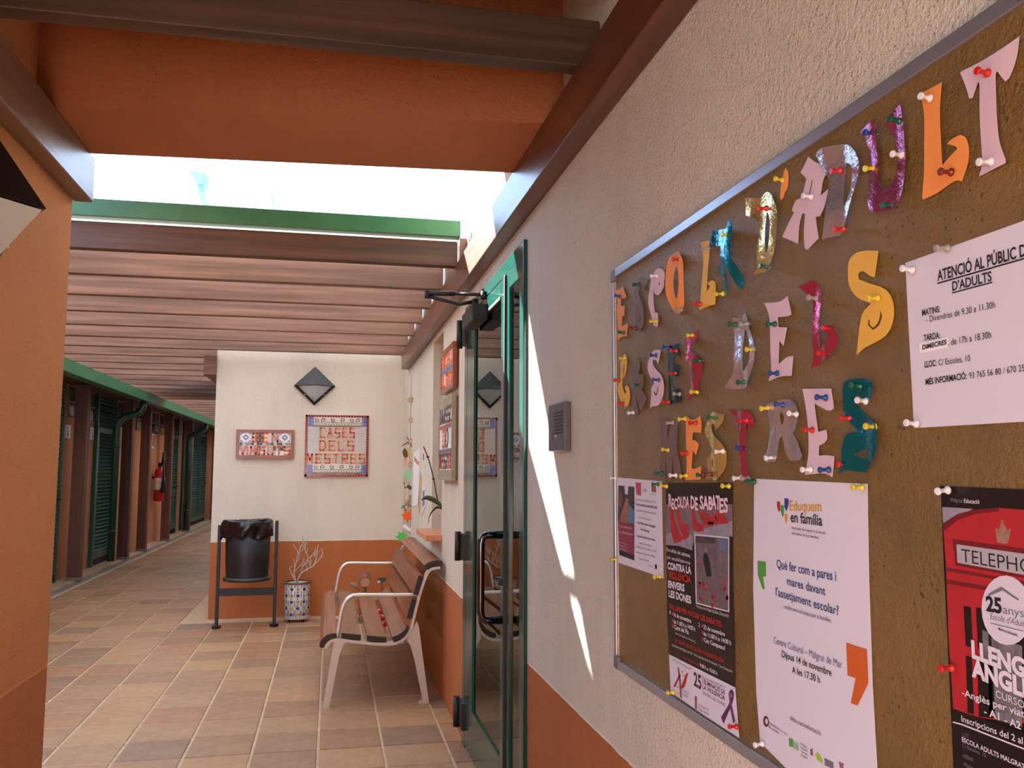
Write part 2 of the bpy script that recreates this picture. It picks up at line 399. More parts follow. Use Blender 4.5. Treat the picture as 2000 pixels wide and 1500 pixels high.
def shutter(n, y0, y1, z0, z1, slats, single=True, transom=None, leaves=1):
    d = empty('door_%d' % n, (-3.27, (y0+y1)/2, 0)); d['kind'] = 'structure'
    wd = (y1-y0)/leaves
    m = MB(); m.box(-3.31, -3.245, y0-.05, y0, z0, 2.46); m.box(-3.31, -3.245, y1, y1+.05, z0, 2.46); m.build('frame', M_SHUT, d)
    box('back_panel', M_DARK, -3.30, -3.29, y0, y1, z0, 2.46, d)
    for k in range(leaves):
        a, b_ = y0+k*wd+.004, y0+(k+1)*wd-.004
        m = MB(); m.box(-3.285, -3.245, a, a+.06, z0+.1, z1); m.box(-3.285, -3.245, b_-.06, b_, z0+.1, z1); m.box(-3.285, -3.245, a+.06, b_-.06, z0+.1, z0+.2); m.box(-3.285, -3.245, a+.06, b_-.06, z1-.07, z1)
        lf = m.build('leaf', M_SHUT, d)
        h = (z1-.07-z0-.2)/slats; joined = MB()
        for i in range(slats):
            z = z0+.2+h*(i+.5)
            q = MB() if single else joined
            q.hexa([(-3.283, a+.06, z+h*.30), (-3.283, b_-.06, z+h*.30), (-3.243, b_-.06, z-h*.42), (-3.243, a+.06, z-h*.42)],
                   [(-3.275, a+.06, z+h*.40), (-3.275, b_-.06, z+h*.40), (-3.235, b_-.06, z-h*.30), (-3.235, a+.06, z-h*.30)])
            if single: q.build('slat', M_SHUT, lf)
        if not single: joined.build('slats', M_SHUT, lf, kind='stuff')
        m = MB(); m.tube([(-3.245, b_-.03, 1.02), (-3.20, b_-.03, 1.02), (-3.20, b_-.13, 1.02)], .008, 6); m.build('handle', M_BLACK, lf)
    if transom:
        q = MB(); h = .05; nn = int((2.44-z1)/h)
        for i in range(nn):
            z = z1+h*(i+.5); q.hexa([(-3.283, y0, z+.022), (-3.283, y1, z+.022), (-3.243, y1, z-.02), (-3.243, y0, z-.02)], [(-3.275, y0, z+.028), (-3.275, y1, z+.028), (-3.235, y1, z-.014), (-3.235, y0, z-.014)])
        q.build('transom_slats', M_SHUT, d, kind='stuff')
shutter(1, 10.6, 11.58, .02, 2.0, 30, False, True)
shutter(2, 13.28, 14.30, .02, 1.98, 32, True, True)
shutter(3, 18.75, 19.9, .02, 2.1, 34, False, True)
shutter(4, 20.75, 21.5, .02, 2.1, 34, False, True)
shutter(5, 22.0, 24.3, .02, 2.3, 36, False, False, 2)
M_GB = mat('dark glass block', (58, 56, 54), .12, 0, .8, noise=.4, nscale=12)
wl = bpy.data.objects['wall_corridor_left']
for (y0, y1) in ((11.62, 11.8), (11.95, 13.22), (14.4, 15.7), (15.9, 17.85), (18.05, 18.7)):
    nb = max(1, round((y1-y0)/.2))
    for i in range(nb):
        for r in range(2):
            box('glass_block', M_GB, -3.31, -3.285, y0+i*(y1-y0)/nb+.006, y0+(i+1)*(y1-y0)/nb-.006, 2.05+r*.2+.006, 2.05+(r+1)*.2-.006, wl, bev=.012)
# small plates
def plate(y0, y1, z0, z1, label, red=False):
    t = empty('wall_plate', (-3.29, (y0+y1)/2, z0))
    box('panel', mat('white enamel', (226, 224, 218), .4), -3.297, -3.29, y0, y1, z0, z1, t)
    if red:
        box('pictogram', mat('red enamel', (190, 40, 34), .5), -3.29, -3.288, y0+.02, y1-.02, z0+.03, z1-.03, t)
    else:
        m = MB(); cy = (y0+y1)/2; u = (z1-z0)
        fx = lambda a, b_, c: (-3.29+c, cy+a*u, z0+b_*u)
        m.prism([(.03, .1), (-.08, .1), (-.12, .3), (-.03, .5), (-.12, .5), (-.12, .62), (.04, .62), (.06, .35), (.14, .3), (.1, .18)], fx, .001, .003)
        m.prism([(.0+.07*math.cos(a*.785), .75+.07*math.sin(a*.785)) for a in range(8)], fx, .001, .003)
        m.build('pictogram', M_BLACKP, t)
    tag(t, label, 'sign')
plate(11.86, 12.08, 1.78, 1.95, 'small white sign with black figure on orange wall left of the nearest post')
plate(13.03, 13.2, 1.80, 1.97, 'small white sign beside the nearest full louvred door', False)
plate(17.3, 17.5, 1.78, 2.05, 'small red and white sign above the fire extinguisher', True)

# fire extinguisher
t = empty('fire_extinguisher', (-3.16, 17.5, .78))
M_RED = mat('red enamel cylinder', (176, 28, 34), .3)
ex, ey = -3.17, 17.5; ff = lambda a, b_, c: (ex+a, ey+b_, c)
MB().lathe([(.02, .78), (.085, .79), (.095, .82), (.095, 1.30), (.085, 1.36), (.05, 1.41), (.03, 1.43)], ff, 20).build('cylinder', M_RED, t)
MB().lathe([(.03, 1.43), (.035, 1.45), (.035, 1.49), (.02, 1.50)], ff, 12).box(ex-.02, ex+.10, ey-.015, ey+.015, 1.48, 1.51).build('valve', M_BLACK, t)
MB().lathe([(.097, 1.0), (.097, 1.22)], ff, 20, cap=False).build('label_sticker', mat('white sticker', (220, 214, 205), .5, noise=.3, nscale=60), t)
MB().tube([(ex+.04, ey-.03, 1.47), (ex+.06, ey-.06, 1.62), (ex+.06, ey-.02, 1.70), (ex+.06, ey+.08, 1.72), (ex+.07, ey+.02, 1.6), (ex+.08, ey-.1, 1.5), (ex+.10, ey-.12, 1.2), (ex+.10, ey-.12, 1.0)], .018, 8).build('hose', M_BLACK, t)
MB().lathe([(.03, 1.25), (.05, .95)], lambda a, b_, c: (ex+.10+a, ey-.12+b_, c), 12).build('horn', M_BLACK, t)
box('bracket', M_BLACK, -3.30, -3.24, ey-.03, ey+.03, 1.2, 1.25, t)
tag(t, 'red fire extinguisher with black hose hanging on orange wall between brown posts', 'extinguisher')
# far end door things
t = box('notice_board', mat('blue notice', (60, 84, 120), .5, noise=.4, nscale=9), -3.1, -2.7, 26.15, 26.2, 1.5, 2.1)
tag(t, 'small blue notice on the orange wall at the far corridor end', 'sign')

# ------------------------------------------------------------------ far rooftop: chimney block, hopper, pole
def wy(Y, x, y): p = pl('Y', Y, x, y); return p.x, p.z
M_HOP = mat('pale turquoise plastic', (120, 214, 210), .5)
box('wall_far_upper_storey', mat('white upper render', (220, 214, 204), .9), -2.75, -.8, 13.75, 14.5, 2.70, 5.30, kind='structure')
x0, z1 = wy(14, 397, 374); x1, z0 = wy(14, 452, 412)
t = MB().box(x0, x1, 14.05, 14.5, 5.3, z1).build('chimney_block', mat('pale terracotta render', (196, 140, 112), .9), bev=.02)
tag(t, 'pale terracotta chimney block seen through the roof opening', 'chimney')
t = empty('rain_hopper', (x0, 13.9, z1-.5))
a = [wy(13.9, *p) for p in ((371, 336), (402, 342), (400, 362), (383, 361))]
MB().prism([(p[0], p[1]) for p in a], lambda u, v, w: (u, w, v), 13.8, 14.0).build('hopper', M_HOP, t, bev=.015)
a = [wy(13.9, *p) for p in ((402, 342), (411, 350), (405, 373), (396, 371))]
MB().prism([(p[0], p[1]) for p in a], lambda u, v, w: (u, w, v), 13.82, 13.98).build('hopper_side', M_HOP, t, bev=.01)
pt = [wy(13.9, *p) for p in ((391, 360), (391, 375), (396, 392), (408, 408), (425, 420), (430, 424))]
MB().tube([(p[0], 13.9, p[1]) for p in pt], .05, 12).build('pipe', M_HOP, t)
tag(t, 'pale turquoise rain hopper and bent pipe against the white sky', 'hopper')
a, b_ = wy(14, 529, 372), wy(14, 538.5, 434)
t = MB().tube([(a[0], 14, a[1]), (b_[0], 14, b_[1])], [.012, .03], 8).build('pole', M_HOP); tag(t, 'thin pale turquoise pole right of the rain hopper in the sky opening', 'pole')

# ------------------------------------------------------------------ glazed door in the right wall
d = empty('door_6', (.68, (DY0+DY1)/2, 0)); d['kind'] = 'structure'
XF = .69
def fr(name, y0, y1, z0, z1, x0=XF, x1=.74, m=M_GRN, p=d, bev=.003): return box(name, m, x0, x1, y0, y1, z0, z1, p, bev=bev)
fr('frame_jamb', 4.47, 4.56, 0, 2.26); fr('frame_jamb', DY0, 3.168, 0, 2.26, .688); fr('frame_head', 3.168, 4.47, 2.20, 2.26)
leaf = empty('leaf', (0, 0, 0)); leaf.parent = d; leaf.location = Vector((.70, 3.9, 0))-wloc(d)
def lf(name, y0, y1, z0, z1, x0, x1, m=M_GRN): return box(name, m, x0, x1, y0, y1, z0, z1, leaf, bev=.003)
lf('stile', 4.24, 4.465, .02, 2.195, .690, .730); lf('stile', 3.44, 3.54, .02, 2.195, .690, .730)
lf('edge_profile', 3.425, 3.44, .02, 2.195, .681, .730, M_BLK)
lf('rail', 3.54, 4.24, .02, .24, .690, .730); lf('rail', 3.54, 4.24, 2.13, 2.195, .690, .730)
lf('pane', 3.54, 4.24, .24, 2.13, .700, .706, M_GLASS)
M_MUN = mat('grey glazing bar', (120, 122, 118), .5)
lf('glazing_bar', 3.54, 4.24, 1.645, 1.665, .712, .724, M_MUN); lf('glazing_bar', 3.54, 4.24, 1.19, 1.21, .712, .724, M_MUN)
lf('bead', 4.22, 4.24, .24, 2.13, .694, .70); lf('bead', 3.54, 3.55, .24, 2.13, .694, .70); lf('bead', 3.55, 4.22, 2.115, 2.13, .686, .70, M_BLK)
fr('sidelight_stile', 3.37, 3.42, 0, 2.20); fr('sidelight_rail', 3.168, 3.37, 0, .24); fr('sidelight_rail', 3.168, 3.37, 2.13, 2.20)
box('sidelight_pane', M_GLASS, .700, .706, 3.168, 3.37, .24, 2.13, d); box('glazing_bar', M_MUN, .712, .724, 3.168, 3.37, 1.645, 1.665, d)
for z in (2.045, .925, .085):
    m = MB(); m.tube([(.662, 4.56, z), (.662, 4.56, z+.15)], .017, 10); m.box(.672, .691, 4.44, 4.56, z+.01, z+.14); m.build('hinge', M_BLK, d)
# pull handle, a D of black tube on the free stile
hy = 3.50
m = MB(); m.tube([(.695, hy, 1.135), (.625, hy, 1.135), (.608, hy, 1.125), (.602, hy, 1.10), (.602, hy, .83), (.608, hy, .805), (.625, hy, .795), (.695, hy, .795)], .016, 14)
m.build('handle', M_GLOSSB, leaf)
m = MB(); m.tube([(.692, 3.47, .95), (.672, 3.47, .95)], .014, 12); m.build('lock', M_BLACK, leaf)
# door closer
cl = MB(); cl.box(.62, .692, 3.87, 4.20, 2.085, 2.16).build('closer_body', M_BLACK, leaf, bev=.006)
cl = MB(); cl.tube([(.65, 3.98, 2.155), (.65, 3.98, 2.20)], .016, 10); cl.tube([(.65, 3.98, 2.19), (.58, 3.99, 2.175), (.43, 4.03, 2.215)], .009, 8)
cl.tube([(.43, 4.03, 2.205), (.43, 4.03, 2.24)], .014, 10); cl.tube([(.43, 4.03, 2.23), (.55, 3.98, 2.222)], .012, 8); cl.tube([(.55, 3.98, 2.222), (.685, 3.92, 2.21)], .008, 8)
cl.tube([(.683, 3.92, 2.19), (.683, 3.92, 2.225)], .016, 10)
cl.build('closer_arm', M_BLACK, leaf)
# dim interior behind the door
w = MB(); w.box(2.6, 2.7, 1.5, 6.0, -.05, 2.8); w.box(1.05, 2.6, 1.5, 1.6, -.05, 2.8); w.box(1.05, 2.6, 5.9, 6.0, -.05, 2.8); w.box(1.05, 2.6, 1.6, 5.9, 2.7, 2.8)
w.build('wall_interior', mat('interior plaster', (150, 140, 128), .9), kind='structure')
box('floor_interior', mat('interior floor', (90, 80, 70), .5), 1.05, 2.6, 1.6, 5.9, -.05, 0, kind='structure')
# door threshold
box('trim_1', M_CONC, .70, 1.05, DY0, DY1, -.05, .004, kind='structure')

# window sill of the niche: bricks
sill = empty('window_sill', (.70, (NY0+NY1)/2, .95)); M_BR = mat('sill brick', (196, 134, 100), .8, noise=.15, nscale=25)
for k in range(5):
    y = NY0-.04+k*.13; box('brick', M_BR, .60, .93, y+.003, y+.125, .945, .985, sill, bev=.004)
tag(sill, 'projecting brick sill under the narrow window niche behind the bench', 'sill')

# ------------------------------------------------------------------ intercom
t = empty('intercom', (XW, 2.6, 1.47)); M_IC = mat('grey intercom casing', (92, 92, 96), .5)
box('casing', M_IC, .682, XW-.001, 2.505, 2.70, 1.457, 1.605, t, bev=.004)
for k in range(7): box('grille_slot', M_BLK, .6805, .6825, 2.53, 2.625, 1.572-k*.0105, 1.5765-k*.0105, t)
box('name_plate', mat('brown name plate', (96, 60, 48), .3), .6805, .6825, 2.645, 2.68, 1.493, 1.518, t)
MB().lathe([(.006, .679), (.007, .6825)], lambda a, b_, c: (c, 2.60+a, 1.503+b_), 12).build('button', M_ALU, t)
tag(t, 'dark grey intercom panel with speaker slots on the cream wall beside the door', 'intercom')

# ------------------------------------------------------------------ pyramid wall lamps
M_FR = mat('frosted lamp glass', (186, 200, 200), .45, 0, .5)
M_LB = mat('black lamp housing', (24, 24, 27), .38)
def lamp(f, loc, label, hw=.198, hh=.19, p=.15):
    """f(u, v, w): u sideways, v up, w out of the wall"""
    t = empty('wall_lamp', loc)
    m = MB(); o = [(-hw, 0), (0, -hh), (hw, 0), (0, hh)]
    m.prism(o, f, 0, .02)
    A = (0, 0, p)
    q = [(0, hh, .02), (hw, 0, .02), (-hw, 0, .02)]
    m.add([f(*x) for x in (q[0], q[1], A, q[2], (0, 0, .02))], [(0, 1, 2), (3, 0, 2), (3, 2, 4), (4, 2, 1)])
    m.build('housing', M_LB, t)
    # rim bars along the two lower edges and the glass pyramid inside them
    s = .84; k = .02; g = MB()
    gl = [(-hw*s, -.004, k), (0, -hh*s-.004, k), (hw*s, -.004, k), (0, -.004, p*.93)]
    g.add([f(*x) for x in gl], [(0, 1, 3), (1, 2, 3), (0, 3, 2), (0, 2, 1)])
    g.build('glass', M_FR, t)
    r = MB()
    for sx in (-1, 1):
        r.add([f(*x) for x in ((sx*hw, 0, .02), (0, -hh, .02), (0, -hh*s, .034), (sx*hw*s, 0, .034), (sx*hw, 0, .0), (0, -hh, 0))], [(0, 1, 2, 3), (0, 4, 5, 1)])
    r.build('rim', M_LB, t)
    for sx in (-1, 1):
        c = MB(); c.lathe([(.006, .026), (.006, .032)], lambda a, b_, h, sx=sx: f(sx*hw*.46+a, -hh*.46+b_, h), 8); c.build('screw', M_ALU, t)
    tag(t, label, 'wall lamp')
lamp(lambda u, v, w: (-.170+u, YB-w, 2.207+v), (-.17, YB, 2.2), 'black diamond shaped pyramid lamp on the cream back wall above the square mosaic')
lamp(lambda u, v, w: (XL+w, 2.47+u, 2.092+v), (XL, 2.47, 2.09), 'black diamond shaped pyramid lamp cut by the left edge, on the orange wall')

# ------------------------------------------------------------------ bench
Q = lambda x, y: (lambda p: (p.x, p.z))(pl('Y', 5.33, 600+x/3.26, 960+y/3.26))
BY0, BY1 = 5.33, 7.20
bench = empty('bench', (.3, (BY0+BY1)/2, 0))
tag(bench, 'park bench with brown wooden slats and silver metal frame against the right wall', 'bench')
def slat(name, pts, parent=bench):
    pp = [Q(*p) for p in pts]
    o = MB().prism(pp, lambda u, v, w: (u, w, v), BY0+.004, BY1-.004).build(name, M_BENCH, bench)
    MB().prism(pp, lambda u, v, w: (u, w, v), BY0, BY0+.004).build('end_cap', M_BLK, o)
    MB().prism(pp, lambda u, v, w: (u, w, v), BY1-.004, BY1).build('end_cap', M_BLK, o)
slat('seat_slat', [(76, 985), (84, 955), (102, 930), (128, 912), (158, 904), (184, 904), (183, 932), (158, 938), (132, 952), (114, 972), (104, 994), (88, 996)])
slat('seat_slat', [(217, 901), (342, 913), (342, 944), (217, 933)])
slat('seat_slat', [(381, 917), (505, 928), (505, 959), (381, 950)])
slat('seat_slat', [(543, 926), (575, 916), (606, 896), (628, 872), (640, 845), (646, 868), (640, 895), (618, 925), (585, 946), (548, 957)])
slat('back_slat', [(667, 682), (697, 688), (662, 815), (632, 806)])
slat('back_slat', [(709, 534), (741, 540), (707, 661), (676, 655)])
slat('back_slat', [(746, 470), (772, 451), (800, 442), (830, 438), (860, 442), (857, 474), (832, 470), (806, 473), (784, 482), (766, 498)])
def cat_smooth(pts, n=5):
    out = []; m = len(pts)
    for i in range(m-1):
        a, b_, c, e = pts[max(i-1, 0)], pts[i], pts[i+1], pts[min(i+2, m-1)]
        for k in range(n):
            t = k/n; out.append(tuple(.5*((2*b_[j])+(-a[j]+c[j])*t+(2*a[j]-5*b_[j]+4*c[j]-e[j])*t*t+(-a[j]+3*b_[j]-3*c[j]+e[j])*t**3) for j in range(len(b_))))
    out.append(tuple(pts[-1])); return out
def ribbon(pts, th):
    """outline of a strip th thick on the outer side of a 2d path"""
    n = len(pts); off = []
    for i, p in enumerate(pts):
        a = pts[max(i-1, 0)]; b_ = pts[min(i+1, n-1)]; dx, dy = b_[0]-a[0], b_[1]-a[1]; l = math.hypot(dx, dy) or 1
        off.append((p[0]+dy/l*th, p[1]-dx/l*th))
    return list(pts)+off[::-1]
for k, (ya, yb) in enumerate(((BY0+.005, BY0+.05), (BY1-.05, BY1-.005))):
    ef = empty('end_frame', (0, 0, 0)); ef.parent = bench; ef.location = Vector((.3, ya, 0))-wloc(bench)
    f = lambda u, v, w: (u, w, v)
    path = cat_smooth([Q(*p) for p in ((106, 996), (130, 958), (182, 936), (300, 948), (430, 962), (548, 962), (610, 934), (650, 880), (668, 815), (704, 670), (745, 548), (770, 502), (800, 483), (848, 477))], 4)
    MB().prism(ribbon(path, .017), f, ya, yb, True).build('curved_rail', M_ALU, ef)
    fl = [Q(*p) for p in ((172, 945), (255, 952), (228, 985), (205, 1045), (140, 1378), (163, 1380), (163, 1396), (96, 1398), (108, 1330))]
    MB().prism(fl, f, ya+.006, yb-.006).build('leg', M_ALU, ef, bev=.003)
    rl = [Q(*p) for p in ((636, 950), (668, 880), (700, 830), (712, 860), (776, 1345), (775, 1358), (714, 1360), (714, 1345), (738, 1338), (690, 1100), (660, 985))]
    MB().prism(rl, f, ya+.006, yb-.006).build('leg', M_ALU, ef, bev=.003)
    arm = cat_smooth([Q(*p) for p in ((190, 938), (205, 850), (222, 760), (245, 705), (275, 675), (320, 664), (500, 664), (700, 662))], 4)
    MB().tube([(p[0], (ya+yb)/2, p[1]) for p in arm], .012, 10).build('armrest', mat('bright aluminium tube', (214, 212, 208), .3, .5), ef)

# ------------------------------------------------------------------ litter bin with black bag
bin_ = empty('litter_bin', (-.70, 8.15, 0))
tag(bin_, 'black metal litter bin on two posts lined with a black plastic bag', 'bin')
for x, zt in ((-.953, .90), (-.462, .935)):
    box('post', M_BLACK, x-.014, x+.014, 8.13, 8.16, 0.015, zt, bin_, bev=.003)
    MB().prism([(x+.04*math.cos(a*.524), 8.145+.055*math.sin(a*.524)) for a in range(12)], lambda u, v, w: (u, v, w), .005, .022).build('foot_plate', M_BLACK, bin_)
box('crossbar', M_BLACK, -.94, -.475, 8.138, 8.152, .28, .345, bin_)
bc = (-.707, 8.15)
ff = lambda a, b_, c: (bc[0]+a, bc[1]+b_, c)
MB().lathe([(.180, .43), (.190, .60), (.197, .90), (.192, .90), (.185, .60), (.175, .44)], ff, 32, cap=False).build('drum', M_BLACK, bin_)
MB().lathe([(.0, .425), (.19, .425), (.203, .415), (.207, .43), (.200, .447), (.180, .447), (.0, .44)], ff, 32, cap=False).build('base_ring', mat('grey black steel', (58, 58, 62), .4, .3), bin_)
for sx, x in ((-1, -.945), (1, -.468)):
    for z in (.80, .86): box('pivot', M_ALU, min(x, bc[0]+sx*.19), max(x, bc[0]+sx*.19), 8.14, 8.155, z, z+.012, bin_)
m = MB(); n = 64; rows = []
rnd = random.Random(4)
wig = [[rnd.uniform(-1, 1) for _ in range(n)] for _ in range(7)]
for r, (rad, z, am) in enumerate([(.165, .80, .0), (.186, .925, .002), (.200, .948, .003), (.214, .940, .004), (.218, .90, .004), (.216, .85, .005), (.210, .80, .006)]):
    for k in range(n):
        a = 2*math.pi*k/n; w_ = wig[r][k]; rr = rad+2*am*(w_*.7+math.sin(a*7+r*1.3)+.7*math.sin(a*17+r*2)); zz = z+1.6*am*wig[r][(k*3) % n]+(.014*math.sin(a*3+1)+.008*math.sin(a*11) if r > 4 else 0)+(.006*math.sin(a*2+.5) if 0 < r < 4 else 0)
        if math.cos(a) < -.9 and r > 3: rr += .025; zz -= .008
        rows.append(ff(rr*math.cos(a), rr*math.sin(a), zz))
m.add(rows, [(r*n+k, r*n+(k+1) % n, (r+1)*n+(k+1) % n, (r+1)*n+k) for r in range(6) for k in range(n)], True)
bag = m.build('bin_bag', mat('glossy black plastic bag', (10, 10, 12), .2, 0, .6, bump=.9, nscale=22), bin_)
q = bag.modifiers.new('smooth', 'SUBSURF'); q.levels = q.render_levels = 1

# ------------------------------------------------------------------ tiled planter with dry branches
pot = empty('planter', (-.28, 8.40, 0)); pc = (-.28, 8.40)
tag(pot, 'cylindrical planter covered in patterned tile strips, standing beside the bin', 'planter')
ff = lambda a, b_, c: (pc[0]+a, pc[1]+b_, c)
MB().lathe([(.0, .03), (.118, .03), (.118, .35), (.100, .352), (.098, .31), (.0, .31)], ff, 32, cap=False).build('drum', mat('white grout', (216, 212, 205), .7), pot)
MB().lathe([(.0, .312), (.097, .312)], ff, 24, cap=False).build('soil', mat('dark soil', (60, 46, 38), .95), pot)
MB().lathe([(.100, .345), (.124, .345), (.124, .362), (.100, .362)], ff, 32, cap=False).build('rim', mat('brown clay rim', (120, 84, 68), .6), pot)
cw = [mat('blue grey glaze', (120, 130, 170), .25), mat('cream glaze', (224, 212, 188), .25), mat('ochre glaze', (196, 150, 84), .3), mat('navy glaze', (60, 62, 96), .3), mat('white glaze', (226, 226, 228), .2)]
tl = [MB() for _ in cw]
for k in range(26):
    a0 = 2*math.pi*k/26
    for r in range(11):
        z0 = .035+r*.0282; c_ = 0 if k % 2 else (1, 2, 4, 3)[(r+k//2*2) % 4]
        da = 2*math.pi/26*(.28 if k % 2 else .92)/2
        if k % 2 and r % 1 == 0: c_ = 0 if r % 3 else 4
        zz = z0+.0262
        vs = []
        for z in (z0, zz):
            for aa in (a0-da, a0, a0+da): vs.append(ff(.1215*math.cos(aa), .1215*math.sin(aa), z))
        tl[c_].add(vs, [(0, 1, 4, 3), (1, 2, 5, 4)])
        if not k % 2 and r % 2 == 0:
            vs = [ff(.1222*math.cos(aa), .1222*math.sin(aa), z) for z in (z0+.005, zz-.005) for aa in (a0-da*.5, a0+da*.1)]
            tl[3].add(vs, [(0, 1, 3, 2)])
for c_, m in zip(cw, tl):
    o = m.build('tile_strips', c_, pot, kind='stuff')
for a in range(4):
    x, y = pc[0]+.085*math.cos(a*1.57+.8), pc[1]+.085*math.sin(a*1.57+.8)
    m = MB(); m.tube([(x-.012, y, .017), (x+.012, y, .017)], .012, 10); m.box(x-.006, x+.006, y-.006, y+.006, .02, .032); m.build('caster', M_BLACK, pot)
br = empty('dry_branches', (pc[0], pc[1], .31)); tag(br, 'bare whitish dry branches standing in the tiled planter', 'branches')
M_BRN = mat('bleached bark', (200, 186, 176), .8, noise=.15, nscale=60)
def BP(x, y, dy=0): p = pl('Y', 8.40+dy, x, y); return (p.x, p.y, p.z)
paths = [((578, 1138), (574, 1118), (578, 1100), (583, 1080), (590, 1062)), ((580, 1138), (588, 1120), (600, 1112), (612, 1105), (626, 1090), (632, 1085)),
         ((578, 1136), (570, 1122), (566, 1110), (571, 1106)), ((586, 1125), (592, 1105), (602, 1090), (596, 1075), (598, 1058), (604, 1048)), ((612, 1105), (618, 1090), (620, 1072), (622, 1063)),
         ((578, 1100), (584, 1090), (586, 1070), (580, 1052)), ((583, 1080), (592, 1072), (600, 1060)), ((574, 1118), (583, 1108), (592, 1100)), ((602, 1090), (612, 1082), (616, 1070)),
         ((590, 1062), (592, 1050), (588, 1045)), ((590, 1062), (600, 1052), (606, 1055)), ((592, 1105), (600, 1100), (606, 1092)), ((626, 1090), (630, 1080), (628, 1070))]
rb = random.Random(11)
for _ in range(16):
    q0 = rb.choice([(590, 1108), (583, 1085), (598, 1082), (606, 1108), (575, 1108), (594, 1066), (586, 1072), (614, 1088), (600, 1116)])
    dx, dy = rb.uniform(-12, 14), rb.uniform(-24, -10); paths.append((q0, (q0[0]+dx*.3, q0[1]+dy*.5), (q0[0]+dx, q0[1]+dy)))
for k, pp in enumerate(paths):
    dy = rnd.uniform(-.05, .05); n_ = len(pp)
    pts = cat_smooth([BP(x, y, dy*i/n_) for i, (x, y) in enumerate(pp)], 3)
    rr = [(.0075 if k < 3 else .0045)*(1-.6*i/len(pts)) for i in range(len(pts))]
    MB().tube(pts, rr, 6).build('branch', M_BRN, br)
MB().tube([(pc[0], pc[1], .32), BP(578, 1138)], .008, 6).build('branch', M_BRN, br)

# ------------------------------------------------------------------ mosaics on the back wall
M_OT = mat('orange tesserae', (226, 112, 74), .35, noise=.25, nscale=25)
FONT = {'C': [((1, 1), (0, 1)), ((0, 1), (0, 0)), ((0, 0), (1, 0))], 'A': [((0, 0), (.45, 1)), ((.55, 1), (1, 0)), ((.22, .42), (.8, .42))],
        'S': [((1, 1), (0, 1)), ((0, 1), (0, .5)), ((0, .5), (1, .5)), ((1, .5), (1, 0)), ((1, 0), (0, 0))], 'E': [((0, 1), (0, 0)), ((0, 1), (1, 1)), ((0, .5), (.8, .5)), ((0, 0), (1, 0))],
        'D': [((0, 1), (0, 0)), ((0, 1), (.7, 1)), ((.7, 1), (1, .7)), ((1, .7), (1, .3)), ((1, .3), (.7, 0)), ((.7, 0), (0, 0))], 'L': [((0, 1), (0, 0)), ((0, 0), (1, 0))],
        'M': [((0, 0), (.05, 1)), ((.05, 1), (.5, .35)), ((.5, .35), (.95, 1)), ((.95, 1), (1, 0))], 'T': [((0, 1), (1, 1)), ((.5, 1), (.5, 0))],
        'R': [((0, 0), (0, 1)), ((0, 1), (1, 1)), ((1, 1), (1, .5)), ((1, .5), (0, .5)), ((.35, .5), (1, 0))], 'B': [((0, 0), (0, 1)), ((0, 1), (.8, 1)), ((.8, 1), (.8, .55)), ((0, .5), (1, .5)), ((1, .45), (1, 0)), ((1, 0), (0, 0))],
        'N': [((0, 0), (0, 1)), ((0, 1), (1, 0)), ((1, 0), (1, 1))], 'V': [((0, 1), (.45, 0)), ((.55, 0), (1, 1))], 'I': [((.5, 0), (.5, 1))],
        'G': [((1, 1), (0, 1)), ((0, 1), (0, 0)), ((0, 0), (1, 0)), ((1, 0), (1, .5)), ((1, .5), (.5, .5))], 'U': [((0, 1), (0, 0)), ((0, 0), (1, 0)), ((1, 0), (1, 1))]}
def mosaic_letter(ch, u0, u1, v0, v1, f, w0, parent, th=.012, m_=None):
    """letter laid from broken tile pieces; u to the right, v up"""
    m = MB(); h = th/2
    for (a, b_) in FONT[ch]:
        A = Vector((u0+h+a[0]*(u1-u0-th), v0+h+a[1]*(v1-v0-th))); B = Vector((u0+h+b_[0]*(u1-u0-th), v0+h+b_[1]*(v1-v0-th)))
        l = (B-A).length; n_ = max(1, round(l/(th*1.6))); dr = (B-A).normalized(); nn = Vector((-dr.y, dr.x))
        A2 = A-dr*h*.8; B2 = B+dr*h*.8
        for k in range(n_):
            p, q = A2.lerp(B2, k/n_+.02), A2.lerp(B2, (k+1)/n_-.02)
            j = [rnd.uniform(.82, 1.08)*h for _ in range(4)]
            m.prism([tuple(p-nn*j[0]), tuple(q-nn*j[1]), tuple(q+nn*j[2]), tuple(p+nn*j[3])], f, w0, w0+.004)
    return m.build('mosaic_letter', m_ or M_OT, parent)
def zx(x): return -.25+(x-1045)/(1870-1045)*.61     # horizontal position from the close view of the mosaic
def zz_(y): return 1.925-(y-135)/(935-135)*.60
fb = lambda u, v, w: (u, YB-w, v)
sg = empty('square_mosaic_sign', (.055, YB, 1.325))
tag(sg, 'square mosaic sign reading CASES DELS MESTRES with dark red tile border', 'mosaic sign')
box('backing', mat('light grout', (214, 208, 200), .8), -.25, .36, YB-.022, YB, 1.325, 1.925, sg)
M_RT = mat('dark red glazed tile', (140, 34, 44), .15, noise=.3, nscale=14); M_BT = mat('blue glazed tile', (96, 116, 188), .2, noise=.2, nscale=20)
M_WT = mat('pale grey glazed tile', (206, 206, 204), .12); M_OR = mat('ornate tile ground', (222, 216, 204), .2); M_OB = mat('ornate tile black', (56, 54, 56), .3); M_CR = mat('crackled beige tesserae', (196, 186, 168), .4, noise=.35, nscale=70)
m = MB(); e = .61/24
for k in range(24):
    for (x, z) in ((-.25+k*e, 1.325), (-.25+k*e, 1.925-e), (-.25, 1.325+k*.6/24), (.36-e, 1.325+k*.6/24)):
        m.box(x+.002, x+e-.002, YB-.027, YB-.022, z+.002, z+e-.002)
m.build('border_tiles', M_RT, sg, kind='stuff')
m = MB()
